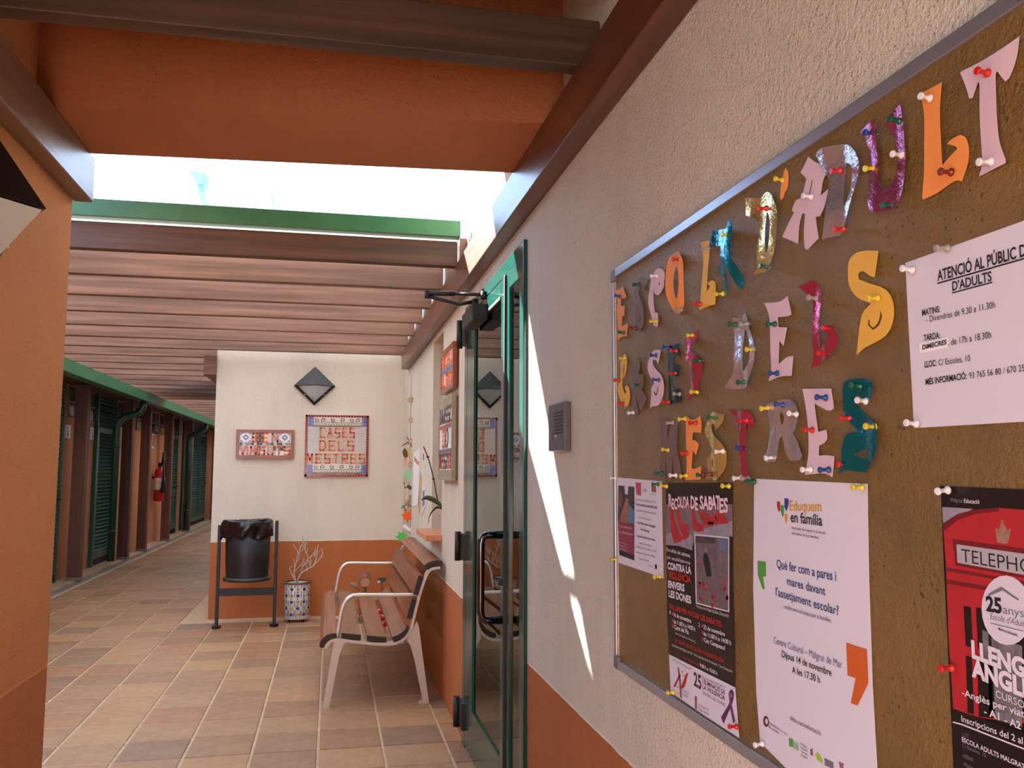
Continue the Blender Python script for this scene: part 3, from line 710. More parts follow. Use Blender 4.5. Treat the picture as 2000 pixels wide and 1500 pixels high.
for (ua, ub, va, vb) in ((zx(1085), zx(1225), 620, 290), (zx(1700), zx(1840), 620, 290)):
    nx_, nz = 4, 9
    for i in range(nx_):
        for j in range(nz):
            a0, a1 = ua+(ub-ua)*i/nx_, ua+(ub-ua)*(i+1)/nx_; b0 = zz_(va)+(zz_(vb)-zz_(va))*j/nz; b1 = zz_(va)+(zz_(vb)-zz_(va))*(j+1)/nz
            m.box(a0+.0015, a1-.0015, YB-.026, YB-.022, b0+.0015, b1-.0015)
m.build('pale_tiles', M_WT, sg, kind='stuff')
m = MB()
for sx in (0, 1):
    for top in (0, 1):
        for i in range(3):
            for j in range(3):
                if i+j > 3: continue
                x = zx(1085+i*42) if not sx else zx(1840-(i+1)*42); z = zz_(165+(j+1)*40) if top else zz_(900-j*40)
                m.box(x+.0015, x+.029, YB-.026, YB-.022, z+.0015, z+.028)
m.build('corner_tiles', M_BT, sg, kind='stuff')
for top in (0, 1):
    for k in range(3):
        xa, xb = (1150, 1328, 1605, 1780)[k:k+2]
        s_ = (lambda y: zz_(165+y)) if top else (lambda y: zz_(903-y) if False else zz_(772+y))
        z_lo, z_hi = s_(118), s_(0)
        o = box('ornate_tile', M_OR, zx(xa)+.001, zx(xb)-.001, YB-.0275, YB-.022, z_lo, z_hi, sg)
        m = MB(); xw = zx(xb)-zx(xa)
        m.box(zx(xa), zx(xb), YB-.0282, YB-.0275, s_(76), s_(70)); m.box(zx(xa), zx(xb), YB-.0282, YB-.0275, s_(118), s_(108))
        for q in range(2):   # scrolls
            cx = zx(xa)+xw*(.27+.46*q); cz = s_(38)
            sp = [(cx+(.004+.0022*a)*math.cos(a*.8+q*3.1)*(1 if q else -1), YB-.0285, cz+(.004+.0022*a)*math.sin(a*.8+q*3.1)) for a in range(10)]
            m.tube(sp, .0032, 5)
        for q in range(8): m.prism([(zx(xa)+xw*(q+.2)/8, s_(100)), (zx(xa)+xw*(q+.8)/8, s_(100)), (zx(xa)+xw*(q+.5)/8, s_(84))], fb, .0275, .0283)
        m.build('scroll_pattern', M_OB, o)
box('letter_ground', M_CR, zx(1240), zx(1690), YB-.025, YB-.022, zz_(602), zz_(298), sg)
box('letter_ground', M_CR, zx(1085), zx(1838), YB-.0252, YB-.022, zz_(765), zz_(635), sg)
for word, xa, xb, ya, yb in (('CASES', 1232, 1695, 432, 296), ('DELS', 1230, 1690, 602, 464), ('MESTRES', 1072, 1836, 768, 634)):
    n_ = len(word); st = (xb-xa)/(n_-.18)
    for k, ch in enumerate(word):
        a = zx(xa+k*st); mosaic_letter(ch, a, a+st*.74*.61/825, zz_(ya), zz_(yb), fb, .025, sg, .015)
# small sign
bx0, bx1, bz0, bz1 = -.888, -.352, 1.498, 1.773
ux = lambda x: bx0+(x-135)/(900-135)*(bx1-bx0); uz = lambda y: bz1-(y-330)/(705-330)*(bz1-bz0)
sg = empty('small_mosaic_sign', (-.62, YB, 1.498)); tag(sg, 'small framed mosaic sign reading BEN VINGUTS above the litter bin', 'mosaic sign')
M_FRB = mat('glazed brown frame tile', (140, 74, 54), .25, noise=.12, nscale=10)
box('backing', mat('light grout', (214, 208, 200), .8), bx0+.01, bx1-.01, YB-.018, YB, bz0+.01, bz1-.01, sg)
fw = .027
for a in (((bx0, bz1), (bx1, bz1), (bx1-fw, bz1-fw), (bx0+fw, bz1-fw)), ((bx0, bz0), (bx0+fw, bz0+fw), (bx1-fw, bz0+fw), (bx1, bz0)), ((bx0, bz0), (bx0, bz1), (bx0+fw, bz1-fw), (bx0+fw, bz0+fw)), ((bx1, bz0), (bx1-fw, bz0+fw), (bx1-fw, bz1-fw), (bx1, bz1))):
    MB().prism(a, fb, 0, .03).build('frame_piece', M_FRB, sg, bev=.004)
for xa, xb in ((190, 330), (705, 845)):
    o = box('patterned_tile', mat('white glaze', (226, 226, 228), .2), ux(xa), ux(xb), YB-.022, YB-.018, uz(495), uz(368), sg)
    m = MB(); cx, cz = (ux(xa)+ux(xb))/2, (uz(495)+uz(368))/2; q = .030
    m.prism([(cx-q, cz), (cx, cz-q), (cx+q, cz), (cx, cz+q)], fb, .022, .0226)
    for sx in (-1, 1):
        for sz in (-1, 1): c0 = (cx+sx*.046, cz+sz*.042); m.prism([c0, (c0[0]-sx*.026, c0[1]), (c0[0]-sx*.01, c0[1]-sz*.01), (c0[0], c0[1]-sz*.024)], fb, .022, .0226)
    m.build('blue_motif', mat('cobalt print', (84, 100, 160), .3), o)
    m = MB(); q = .014; m.prism([(cx-q, cz), (cx, cz-q), (cx+q, cz), (cx, cz+q)], fb, .0226, .023); m.build('motif_centre', mat('white glaze', (226, 226, 228), .2), o)
mb = [MB(), MB(), MB()]
for k in range(18):
    c_ = (0, 1, 2, 1, 0, 0, 2)[k*3 % 7]; mb[c_].box(ux(180+k*37.7)+.001, ux(180+(k+1)*37.7)-.001, YB-.022, YB-.018, uz(530), uz(502))
for m, c_ in zip(mb, (M_OB, M_WT, mat('grey tesserae', (150, 148, 140), .4))): m.build('dark_strip_tiles', c_, sg, kind='stuff')
cols = [M_WT, mat('black white tile', (60, 60, 62), .3, noise=.8, nscale=80), mat('sky blue tile', (90, 160, 186), .3), mat('green tile', (90, 110, 90), .3, noise=.5, nscale=50), M_BT]
m_ = [MB() for _ in cols]
for k in range(17):
    m_[rnd.randrange(5)].box(ux(180+k*40), ux(180+k*40+38), YB-.0215, YB-.018, uz(662), uz(604)); m_[rnd.choice((0, 0, 1, 2, 3))].box(ux(180+k*40), ux(180+k*40+38), YB-.0215, YB-.018, uz(600), uz(540))
for k in range(9): m_[rnd.choice((0, 1, 4, 2))].box(ux(345+k*39), ux(345+k*39+37), YB-.0215, YB-.018, uz(495), uz(370))
cols = [M_WT, mat('black white tile', (150, 150, 150), .3, noise=.5, nscale=80), mat('pale blue tile', (150, 190, 206), .3), mat('pale grey green tile', (180, 190, 180), .3, noise=.2, nscale=50), M_WT]
for m, c_ in zip(m_, cols): m.build('background_tiles', c_, sg, kind='stuff')
for ch, xa, xb in (('B', 343, 432), ('E', 468, 565), ('N', 598, 695)): mosaic_letter(ch, ux(xa), ux(xb), uz(497), uz(368), fb, .0215, sg, .016)
for ch, xa, xb in zip('VINGUTS', (180, 270, 318, 425, 545, 655, 762), (268, 300, 410, 522, 632, 750, 858)): mosaic_letter(ch, ux(xa), ux(xb), uz(664), uz(540), fb, .0215, sg, .017)

# ------------------------------------------------------------------ plaques on the right wall beyond the door
fr_ = lambda u, v, w: (XW-w, -u, v)     # u = -Y so it runs to the right as one reads the wall
def plaque(name, y0, y1, z0, z1, th, mframe, label, rows, fwv, fwh):
    t = empty(name, (XW, (y0+y1)/2, z0)); tag(t, label, 'mosaic sign')
    box('backing', mframe, XW-th*.6, XW, y0+.03, y1-.03, z0+.02, z1-.02, t)
    m = MB(); T = (-y1, -y0)
    for a in (((T[0], z1), (T[1], z1), (T[1]-fwh, z1-fwv), (T[0]+fwh, z1-fwv)), ((T[0], z0), (T[0]+fwh, z0+fwv), (T[1]-fwh, z0+fwv), (T[1], z0)), ((T[0], z0), (T[0], z1), (T[0]+fwh, z1-fwv), (T[0]+fwh, z0+fwv)), ((T[1], z0), (T[1]-fwh, z0+fwv), (T[1]-fwh, z1-fwv), (T[1], z1))):
        MB().prism(a, fr_, th*.35, th).build('frame_piece', mframe, t, bev=.003)
    box('field', mat('light grout', (214, 208, 200), .8), XW-th+.006, XW-th*.5, y0+fwh, y1-fwh, z0+fwv, z1-fwv, t)
    return t
ta = plaque('orange_plaque', 4.86, 5.44, 1.865, 2.13, .035, M_FRB, 'upper brown framed plaque of orange mosaic letters on the wall beside the door', 0, .03, .03)
def rows_of(t, y0, y1, z0, z1, n_, cols_, th, letters=None, pitch=.9):
    st = (y1-y0)/n_
    for k in range(n_):
        b0 = -y1+k*st; ch = rnd.choice(letters); mosaic_letter(ch, b0+st*.08, b0+st*pitch, z0, z1, fr_, th, t, .016, cols_[k % len(cols_)])
for k in range(9): box('band_tile', mat('blue band tile', (70, 90, 170), .25), XW-.033, XW-.029, 4.89+k*.058, 4.89+k*.058+.054, 1.985, 2.01, ta)
rows_of(ta, 4.90, 5.40, 2.015, 2.095, 6, [M_OT], .029, 'ESCOAL'.replace('O', 'D'))
rows_of(ta, 4.90, 5.40, 1.898, 1.98, 6, [M_OT], .029, 'DAULTS')
M_KH = mat('khaki glazed tile', (140, 134, 112), .25)
tb = plaque('striped_plaque', 4.86, 5.46, 1.335, 1.835, .04, mat('wood edged khaki frame', (150, 140, 118), .4), 'lower tall plaque of grey mosaic letters with a red and a blue band', 0, .02, .012)
for za, zb in ((1.35, 1.395), (1.775, 1.825)):
    for k in range(5): box('khaki_tile', M_KH, XW-.039, XW-.034, 4.875+k*.115, 4.875+k*.115+.11, za, zb, tb)
for z, c_ in ((1.645, (150, 50, 54)), (1.50, (70, 70, 120))): box('band', mat('band %d' % c_[0], c_, .3), XW-.039, XW-.034, 4.885, 5.44, z, z+.02, tb)
M_BKL = mat('black white tesserae', (66, 64, 72), .3, noise=.6, nscale=60); M_RDL = mat('red orange tesserae', (214, 96, 74), .3)
rows_of(tb, 4.89, 5.43, 1.672, 1.77, 6, [M_BKL], .034, 'CASES'); rows_of(tb, 5.02, 5.30, 1.528, 1.64, 2, [M_RDL, M_BKL], .034, 'DEL'); rows_of(tb, 4.89, 5.43, 1.40, 1.495, 7, [M_BKL, M_RDL, M_BKL, M_BKL], .034, 'MESTRS')

# ------------------------------------------------------------------ orchid in the niche
t = empty('orchid', (.80, 5.85, .985)); tag(t, 'flowerless potted orchid with one long stem on the brick sill', 'plant')
MB().lathe([(.045, .986), (.06, 1.09), (.066, 1.10), (.058, 1.10), (.05, 1.06), (0, 1.06)], lambda a, b_, c: (.83+a, 5.85+b_, c), 16, cap=False).build('pot', mat('clay pot', (170, 100, 70), .7), t)
OP = lambda x, y, Y=5.85: tuple(pl('Y', Y, x, y))
M_LEAF = mat('dark orchid leaf', (58, 92, 54), .35); M_STEM = mat('dark brown stem', (52, 46, 34), .6)
MB().tube(cat_smooth([(.83, 5.85, 1.06), OP(858, 985), OP(848, 940), OP(838, 900), OP(827, 872)], 4), .004, 6).build('stem', M_STEM, t)
for x, y in ((834, 893), (845, 936)): MB().tube([OP(x-1, y), OP(x+4, y-1)], .006, 6).build('node', M_STEM, t)
def leaf_strip(pts, wd, name, mm):
    m = MB(); n_ = len(pts); vs = []
    for i, p in enumerate(pts):
        w_ = wd*math.sin(math.pi*min(1, max(.04, (i+.3)/(n_-.2)))); p = Vector(p)
        vs += [p+Vector((0, -w_*.6, w_*.7)), p+Vector((0, 0, -w_*.25)), p+Vector((0, w_*.6, -w_*.5))]
    m.add(vs, [f_ for i in range(n_-1) for f_ in ((i*3, i*3+1, i*3+4, i*3+3), (i*3+1, i*3+2, i*3+5, i*3+4))], True)
    o = m.build(name, mm, t); q = o.modifiers.new('thick', 'SOLIDIFY'); q.thickness = .003
leaf_strip(cat_smooth([OP(823, 976), OP(832, 972), OP(845, 976), OP(860, 986), (.83, 5.85, 1.07)], 4), .028, 'leaf', M_LEAF)
leaf_strip(cat_smooth([OP(837, 1022), OP(838, 1010), OP(845, 998), OP(858, 991), (.83, 5.85, 1.07)], 4), .012, 'leaf', M_STEM)
leaf_strip(cat_smooth([(.83, 5.85, 1.07), (.90, 5.95, 1.15), (.93, 6.02, 1.12)], 5), .03, 'leaf', M_LEAF)

# ------------------------------------------------------------------ garland in the corner
GP = lambda x, y, Y=7.75: tuple(pl('Y', Y, x, y))
gl_ = empty('garland', GP(803, 1050)); tag(gl_, 'hanging string of wood slices, cones and paper leaves in the wall corner', 'garland')
M_ST = mat('string', (150, 134, 110), .9); M_WD = mat('pale cut wood', (206, 168, 124), .8, noise=.15, nscale=60); M_BK = mat('grey bark', (122, 100, 82), .9, noise=.3, nscale=50)
MB().tube([GP(803, 733), GP(802, 800), GP(801, 870), GP(799, 960), GP(797, 1040)], .002, 5).build('string', M_ST, gl_)
MB().tube([GP(808, 735), GP(807, 800), GP(806, 900), GP(801, 1035)], .0015, 5).build('string', M_ST, gl_)
def log(c, r, l, d, bark=M_BK):
    c = Vector(c); d = Vector(d).normalized(); o = MB().tube([c-d*l/2, c+d*l/2], r, 12).build('wood_piece', bark, gl_)
    MB().tube([c-d*(l/2+.001), c-d*(l/2-.001)], r*.88, 12).build('cut_face', M_WD, o)
for x, y in ((802, 781), (803, 821), (803, 862), (802, 907)): log(GP(x, y), .022, .06, (.25, 1, .1))
log(GP(799, 951), .016, .09, (.6, .6, -.35)); log(GP(800, 993), .02, .06, (.2, 1, .1)); log(GP(800, 1036), .024, .14, (-.75, .5, .5), mat('birch bark', (206, 200, 190), .7, noise=.25, nscale=30))
for a, b_ in (((785, 871), (803, 860)), ((795, 853), (806, 876)), ((803, 862), (796, 868)), ((789, 941), (792, 955)), ((784, 992), (795, 985)), ((786, 987), (794, 998)), ((787, 1042), (792, 1052))): MB().tube([GP(*a), GP(*b_)], .005, 6).build('twig', M_BK, gl_)
def star_leaf(c, s, n_, inn, mm, par, f, name='paper_leaf', rot=0, th=.0015):
    pts = []
    for k in range(2*n_):
        r = s if k % 2 == 0 else s*inn
        if k % 2 == 0: r *= (1.0, .8, .95, .85, 1.05)[k//2 % 5]
        pts.append((c[0]+r*math.cos(rot+math.pi*k/n_), c[1]+r*math.sin(rot+math.pi*k/n_)))
    return MB().prism(pts, f, 0, th).build(name, mm, par)
fg = lambda u, v, w: (u, 7.70-w, v)
p = GP(796, 1008, 7.7); lab(star_leaf((p[0], p[2]), .062, 7, .55, mat('orange paper', (240, 96, 40), .7), gl_, fg, rot=-1.57), 'orange paper maple leaf')
p = GP(785, 1049, 7.7); lab(star_leaf((p[0], p[2]), .06, 7, .6, mat('green paper', (80, 200, 80), .7), gl_, fg, rot=-1.4), 'bright green paper leaf')
q = [GP(x, y, 7.7) for x, y in ((791, 922), (797, 917), (803, 922), (803, 932), (800, 940), (795, 935), (790, 928))]
lab(MB().prism([(a[0], a[2]) for a in q], fg, 0, .0015).build('paper_leaf', mat('pale green paper', (140, 214, 160), .7), gl_), 'pale green paper leaf')
q = [GP(x, y, 7.7) for x, y in ((786, 882), (790, 875), (795, 880), (797, 890), (794, 895), (788, 892))]
lab(MB().prism([(a[0], a[2]) for a in q], fg, 0, .006).build('paper_cone', mat('brown paper', (110, 72, 48), .8), gl_), 'brown paper pine cone')
q = [GP(x, y, 7.7) for x, y in ((798, 873), (803, 880), (801, 896), (797, 894))]
lab(MB().prism([(a[0], a[2]) for a in q], fg, 0, .002).build('paper_leaf', mat('yellow green paper', (190, 184, 100), .8), gl_), 'yellow paper leaf')
q = [GP(x, y, 7.7) for x, y in ((789, 895), (795, 894), (795, 903), (790, 910))]
lab(MB().prism([(a[0], a[2]) for a in q], fg, 0, .002).build('paper_leaf', mat('pink paper', (226, 150, 144), .8), gl_), 'pink paper leaf')
MB().tube([GP(798, 966), GP(795, 988)], .022, 12).build('paper_roll', mat('kraft paper', (190, 168, 130), .9), gl_)

# drawings on the wall between garland and niche
def wall_sheet(pts, c_, label, extras=(), name='drawing'):
    q = [pl('X', XW, *p) for p in pts]; q = [(-a.y, a.z) for a in q]
    t = MB().prism(q, fr_, .001, .003).build(name, mat('sheet %d %d' % (c_[0], c_[1]), c_, .8)); tag(t, label, 'drawing')
    for nm, ep, ec in extras:
        e_ = [pl('X', XW, *p) for p in ep]; e_ = [(-a.y, a.z) for a in e_]
        MB().prism(e_, fr_, .003, .0036).build(nm, mat('ink %d %d' % ec[:2], ec, .8), t)
wall_sheet([(809, 884), (820, 876), (819, 985), (806, 990)], (226, 224, 226), 'tall white sheet with red dots pinned left of the niche',
           [('red_dot', [(810, 893), (812, 892), (812.5, 901), (810.5, 902)], (190, 50, 50)), ('red_dot', [(813, 897), (815, 896), (815.5, 905), (813.5, 906)], (190, 50, 50)), ('red_dot', [(816.5, 901), (818.5, 900), (818.5, 908), (816.5, 909)], (190, 50, 50))])
wall_sheet([(820, 918), (824, 930), (823, 960), (820, 1005), (817, 990), (819, 950)], (196, 160, 120), 'narrow brown and yellow paper cutout left of the niche')
wall_sheet([(826, 868), (831, 872), (830, 925), (826, 905)], (214, 210, 214), 'small white sheet with faint drawing highest beside the orchid stem', [('scribble', [(827, 885), (829, 887), (829, 900), (827, 898)], (120, 60, 80))])
wall_sheet([(825, 950), (832, 945), (832, 988), (824, 1008)], (206, 206, 210), 'white sheet with grey drawing behind the orchid leaf', [('scribble', [(826, 960), (830, 957), (830, 985), (826, 990)], (110, 110, 124))])

# ------------------------------------------------------------------ small things on the floor by the bench
def toadstool(x, y, h, r, label):
    t = empty('toadstool', (x, y, .005)); f = lambda a, b_, c: (x+a, y+b_, c)
    MB().lathe([(.018, .005), (.014, h*.5), (.012, h*.72)], f, 12).build('stem', mat('white stem', (226, 220, 210), .6), t)
    MB().lathe([(.0, h*.70), (r*.9, h*.68), (r, h*.74), (r*.8, h*.88), (r*.45, h*.97), (.001, h)], f, 16, cap=False).build('cap', mat('red painted cap', (205, 36, 44), .4), t)
    for k in range(6):
        a = k*1.05; rr = r*(.55 if k % 2 else .78); zz = h*(.95 if k % 2 else .86)
        MB().lathe([(.001, 0), (r*.16, .001), (r*.12, .005), (.001, .006)], lambda q, s, c, a=a, rr=rr, zz=zz: (x+rr*math.cos(a)+q, y+rr*math.sin(a)+s, zz+c), 8, cap=False).build('dot', mat('white dot', (240, 236, 232), .5), t)
    tag(t, label, 'ornament', 'toadstool ornaments')
for (px_, py_, h, lb) in ((740, 1189, .20, 'farthest small red toadstool ornament seen through the bench seat gap'), (743, 1200, .17, 'middle small red white dotted toadstool seen through the bench seat gap'), (750, 1212, .15, 'nearest small red white dotted toadstool seen through the bench seat gap')):
    p = pl('Z', h, px_, py_); toadstool(p.x, p.y, h, .026, lb)
# log mushroom with orange leaf
p = pl('Y', 8.2, 713, 1135); t = empty('log_ornament', (p.x, p.y, .005))
MB().tube([(p.x, p.y+.02, .005), (p.x, p.y, p.z)], .014, 8).build('stalk', M_BK, t)
MB().tube([(p.x, p.y-.05, p.z-.005), (p.x, p.y+.06, p.z+.03)], .052, 14).build('log_head', M_BK, t)
MB().tube([(p.x, p.y-.052, p.z-.006), (p.x, p.y-.049, p.z-.005)], .044, 14).build('cut_face', M_WD, t)
p2 = pl('Y', 8.18, 713, 1124); star_leaf((p2.x, p2.z), .024, 5, .5, mat('orange paper', (240, 96, 40), .7), t, lambda u, v, w: (u, 8.14-w, v), rot=1.57)
box('base_block', M_BK, p.x-.05, p.x+.05, p.y-.03, p.y+.07, .005, .05, t)
tag(t, 'log slice ornament with orange leaf standing behind the bench by the back wall', 'ornament')
p = pl('Y', 8.3, 696, 1145); t = empty('twig_ornament', (p.x, p.y, .005))
MB().tube([(p.x+.04, p.y, .005), (p.x+.02, p.y, p.z-.03), (p.x-.015, p.y, p.z+.04)], .008, 6).build('stick', mat('reddish stick', (196, 110, 76), .8), t)
MB().tube([(p.x+.01, p.y-.02, p.z-.03), (p.x-.01, p.y-.02, p.z), (p.x-.05, p.y-.02, p.z+.03)], [.008, .012, .018], 8).build('grey_pod', mat('grey pod', (140, 134, 130), .8), t)
MB().tube([(p.x+.04, p.y, .005), (p.x+.04, p.y, .03)], .03, 10).build('base', M_BK, t)
tag(t, 'thin twig ornament with grey pod left of the log slice ornament', 'ornament')
p = pl('Y', 8.3, 746, 1132); t = empty('slate_ornament', (p.x, p.y, .005))
MB().tube([(p.x, p.y, .005), (p.x, p.y, p.z)], .008, 6).build('stick', M_BK, t)
MB().box(p.x-.035, p.x+.035, p.y-.02, p.y-.012, p.z-.02, p.z+.02).build('slate', mat('dark slate', (70, 76, 80), .5), t)
MB().tube([(p.x-.04, p.y-.02, p.z-.03), (p.x-.02, p.y-.02, p.z-.01)], .012, 8).build('pebble', mat('white pebble', (210, 206, 200), .6), t)
MB().tube([(p.x, p.y, .005), (p.x, p.y, .03)], .03, 10).build('base', M_BK, t)
tag(t, 'stick ornament with dark slate tag behind the bench corner', 'ornament')
# ------------------------------------------------------------------ notice board
XS = .690                                   # cork surface
BL, BR, BT, BB = 2.059, .50, 1.899, .924     # left end (far), right end (near), top, bottom
board = empty('notice_board', (XW, (BL+BR)/2, BB))
tag(board, 'large cork notice board in an aluminium frame on the cream right wall', 'notice board')
box('cork_panel', M_CORK, XS, XW-.001, BR+.01, BL-.01, BB+.01, BT-.01, board)
fwd_ = .020
box('frame_rail', M_FRAME, .684, XW-.001, BR+.025, BL-.03, BT-fwd_, BT, board, bev=.0015)
box('frame_rail', M_FRAME, .684, XW-.001, BR+.025, BL-.03, BB, BB+fwd_, board, bev=.0015)
box('frame_stile', M_FRAME, .684, XW-.001, BL-fwd_+.004, BL, BB+.03, BT-.03, board, bev=.0015)
box('frame_stile', M_FRAME, .684, XW-.001, BR, BR+fwd_, BB+.03, BT-.03, board, bev=.0015)
box('worn_edge', mat('chipped paint edge', (214, 200, 170), .8, noise=.3, nscale=90), .6885, .690, BL-.021, BL-.0165, BB+.02, BT-.02, board)
for y0 in (BR-.001, BL-.03):
    for z0 in (BB-.001, BT-.03): box('corner_cap', mat('grey corner cap', (104, 106, 116), .5), .682, XW-.0005, y0, y0+.031, z0, z0+.031, board, bev=.003)

def bpt(x, y, X=XS-.001):
    p = pl('X', X, x, y); return (p.y, p.z)
def paper(pts, mm, name, label, cat='poster', X=XS-.0012, sub=1):
    q = [bpt(x, y, X) for x, y in pts]
    cy = sum(a[0] for a in q)/len(q); cz = min(a[1] for a in q)
    t = empty(name, (XS, cy, cz)); tag(t, label, cat)
    MB().prism([(-a[0], a[1]) for a in q], lambda u, v, w: (w, -u, v), X, X+.0006).build('sheet', mm, t)
    return t
def patch(t, name, pts, mm, layer=1):
    X = XS-.0012-.00025*layer
    q = [bpt(x, y, X) for x, y in pts]
    return MB().prism([(-a[0], a[1]) for a in q], lambda u, v, w: (w, -u, v), X, X+.0002).build(name, mm, t)
def text_mesh(s, bold=0, shear=0):
    cu = bpy.data.curves.new('txt', 'FONT'); cu.body = s; cu.size = 1; cu.offset = bold; cu.shear = shear; cu.resolution_u = 3
    o = bpy.data.objects.new('txt', cu); me = bpy.data.meshes.new_from_object(o)
    vs = [(v.co.x, v.co.y) for v in me.vertices]; fs = [tuple(p.vertices) for p in me.polygons]
    bpy.data.objects.remove(o); bpy.data.curves.remove(cu); bpy.data.meshes.remove(me)
    return vs, fs
def text(t, s, p0, p1, cap, mm, bold=0, layer=4, name='text_line', shear=0):
    """one line of print: baseline from photo point p0 to p1, cap height in photo pixels at p0"""
    X = XS-.0012-.00025*layer
    vs, fs = text_mesh(s, bold, shear)
    if not vs: return
    a, b_ = bpt(*p0, X), bpt(*p1, X); c_ = bpt(p0[0], p0[1]-cap, X); h = (c_[1]-a[1])/.70
    x0, x1 = min(v[0] for v in vs), max(v[0] for v in vs)
    m = MB(); m.add([(X, a[0]+(b_[0]-a[0])*(v[0]-x0)/(x1-x0), a[1]+(b_[1]-a[1])*(v[0]-x0)/(x1-x0)+v[1]*h) for v in vs], fs)
    ctr = wloc(t); m.v = [tuple(Vector(p)-ctr) for p in m.v]
    me = bpy.data.meshes.new(name); me.from_pydata(m.v, [], m.f); me.materials.append(mm)
    o = bpy.data.objects.new(name, me); C.objects.link(o); o.parent = t; return o
INK = mat('black ink', (24, 22, 28), .6); NAVY = mat('navy ink', (40, 58, 110), .6); GOLD = mat('gold ink', (206, 150, 50), .6); REDI = mat('red ink', (176, 40, 40), .5)
WHI = mat('white ink', (214, 206, 216), .6); GREYI = mat('grey ink', (110, 108, 120), .6); ORI = mat('orange ink', (196, 92, 34), .6); GRI = mat('green ink', (78, 150, 62), .6); PUR = mat('purple ink', (92, 32, 88), .6)
MAUV = mat('mauve ink', (140, 90, 110), .6); BLU = mat('blue ink', (36, 66, 140), .6); PINKI = mat('rose ink', (176, 62, 92), .6)


t = paper([(1768, 513.5), (2000, 431), (2045, 414), (2040, 821), (2000, 823.5), (1785, 836)], M_WHITE, 'notice_sheet', 'white printed sheet headed ATENCIÓ AL PÚBLIC at the upper right of the board', 'notice')
text(t, "ATENCIÓ AL PÚBLIC DE L'ESCOLA", (1831, 549), (2112, 468), 21, INK, .02)
patch(t, 'underline', [(1831, 552), (2040, 492), (2040, 495), (1831, 555)], INK, 4)
text(t, "D'ADULTS", (1860, 568), (1937, 548), 18, INK, .02); patch(t, 'underline', [(1859, 571), (1938, 550), (1938, 552.5), (1859, 573.5)], INK, 4)
text(t, 'MATINS:', (1801, 617), (1836, 609), 12, INK, .02); text(t, '- Divendres de 9.30 a 11.30h', (1809, 630), (1944, 601), 12, INK)
text(t, 'TARDA:', (1804, 666), (1836, 660), 12, INK, .02); text(t, ', de 17h a 18.30h', (1852, 675), (1936, 660), 13, INK)
patch(t, 'pasted_slip', [(1795, 671), (1851, 659), (1853, 678), (1797, 690)], mat('slip paper', (240, 236, 240), .7), 2)
text(t, 'DiMECRES', (1801, 683), (1849, 672), 9, INK, .03, 5, shear=.1)
text(t, 'LLOC:', (1806, 718), (1829, 714.5), 12, INK, .02); text(t, 'C/ Escoles, 10', (1833, 714), (1895, 705), 12, INK)
text(t, 'MÉS INFORMACIÓ:', (1808, 752), (1888, 740), 12, INK, .02); text(t, '93 765 56 80 / 670 25 04', (1893, 739.5), (2019, 722), 12, INK)

# --- small poster lower left
t = paper([(1202, 932), (1292, 940), (1293, 1000), (1295.5, 1130), (1270, 1120), (1204.5, 1098), (1200, 1040)], M_WHITE, 'poster', 'small white poster with a portrait photo and dark red panel at the board left edge')
patch(t, 'photo', [(1207.5, 948), (1239, 951), (1239, 1024), (1206.5, 1018)], mat('photo dark', (52, 46, 60), .4, noise=.4, nscale=60), 1)
patch(t, 'photo_figure', [(1219, 985), (1223, 972), (1227, 976), (1229, 1000), (1226, 1022), (1210, 1019), (1212, 1006)], mat('skin tone print', (150, 104, 96), .5, noise=.3, nscale=80), 2)
patch(t, 'photo_figure', [(1229, 985), (1238, 998), (1238, 1023), (1227, 1021)], mat('sky blue print', (74, 132, 170), .5), 2)
patch(t, 'photo_gap', [(1219.5, 949.5), (1227, 950), (1226, 966), (1221, 965)], M_WHITE, 2)
patch(t, 'photo_figure', [(1208, 962), (1214, 960), (1217, 975), (1214, 992), (1208, 990)], mat('portrait print', (110, 74, 76), .5), 2)
patch(t, 'panel', [(1206.5, 1018), (1239, 1024), (1239, 1085), (1209, 1074)], mat('dark rose panel', (136, 48, 76), .5), 1)
patch(t, 'panel', [(1209, 1074), (1239, 1085), (1239, 1095), (1209.5, 1084)], INK, 1)
text(t, 'Tres professors', (1209, 1029), (1234, 1034), 5, WHI); text(t, 'de matemàtiques', (1209, 1040), (1236, 1046), 5, WHI); 
for k, y in enumerate((1062, 1068, 1074)): text(t, ('Ovidi Mora', 'Marta Bernat', 'Carme Burgués')[k], (1209.5, y-2), (1225, y+3), 3, WHI)
patch(t, 'logo', [(1241, 942), (1252, 943), (1252, 968), (1243, 966)], PINKI); patch(t, 'logo', [(1272, 948), (1281, 949), (1281, 962), (1273, 961)], mat('brown emblem', (140, 90, 60), .6)); text(t, 'LA COOPERATIVA', (1269, 966), (1282, 968), 2.5, INK); text(t, 'PAM', (1256, 960), (1263, 961), 6, GREYI)
lines = [('Us convidem a la presentació del llibre', 1242, 977, 1281, 983, 0), ('"TRES PROFESSORS DE MATEMÀTIQUES"', 1241, 987, 1284, 994, .02), ('(La mirada i experiència docent)', 1243, 998, 1281, 1005, 0), ('amb participació de', 1248, 1012, 1272, 1017, 0),
         ('Claudi Alsina, Anton Aubanell i', 1244, 1022, 1280, 1031, .02), ('Carme Burgués', 1251, 1035, 1268, 1040, .02), ('la moderació de Maria García Serrano', 1243, 1048, 1280, 1057, .01), ('mestra de matemàtiques', 1248, 1062, 1273, 1068, 0), ('Divendres, 22 de novembre, a les 20h', 1242, 1069, 1282, 1079, 0), ('Biblioteca La Cooperativa de Malgrat', 1243, 1080, 1280, 1089, 0), ('Us hi esperem a tothom!', 1247, 1092, 1268, 1098, 0), ('Col·labora:', 1267, 1106, 1275, 1109, 0)]
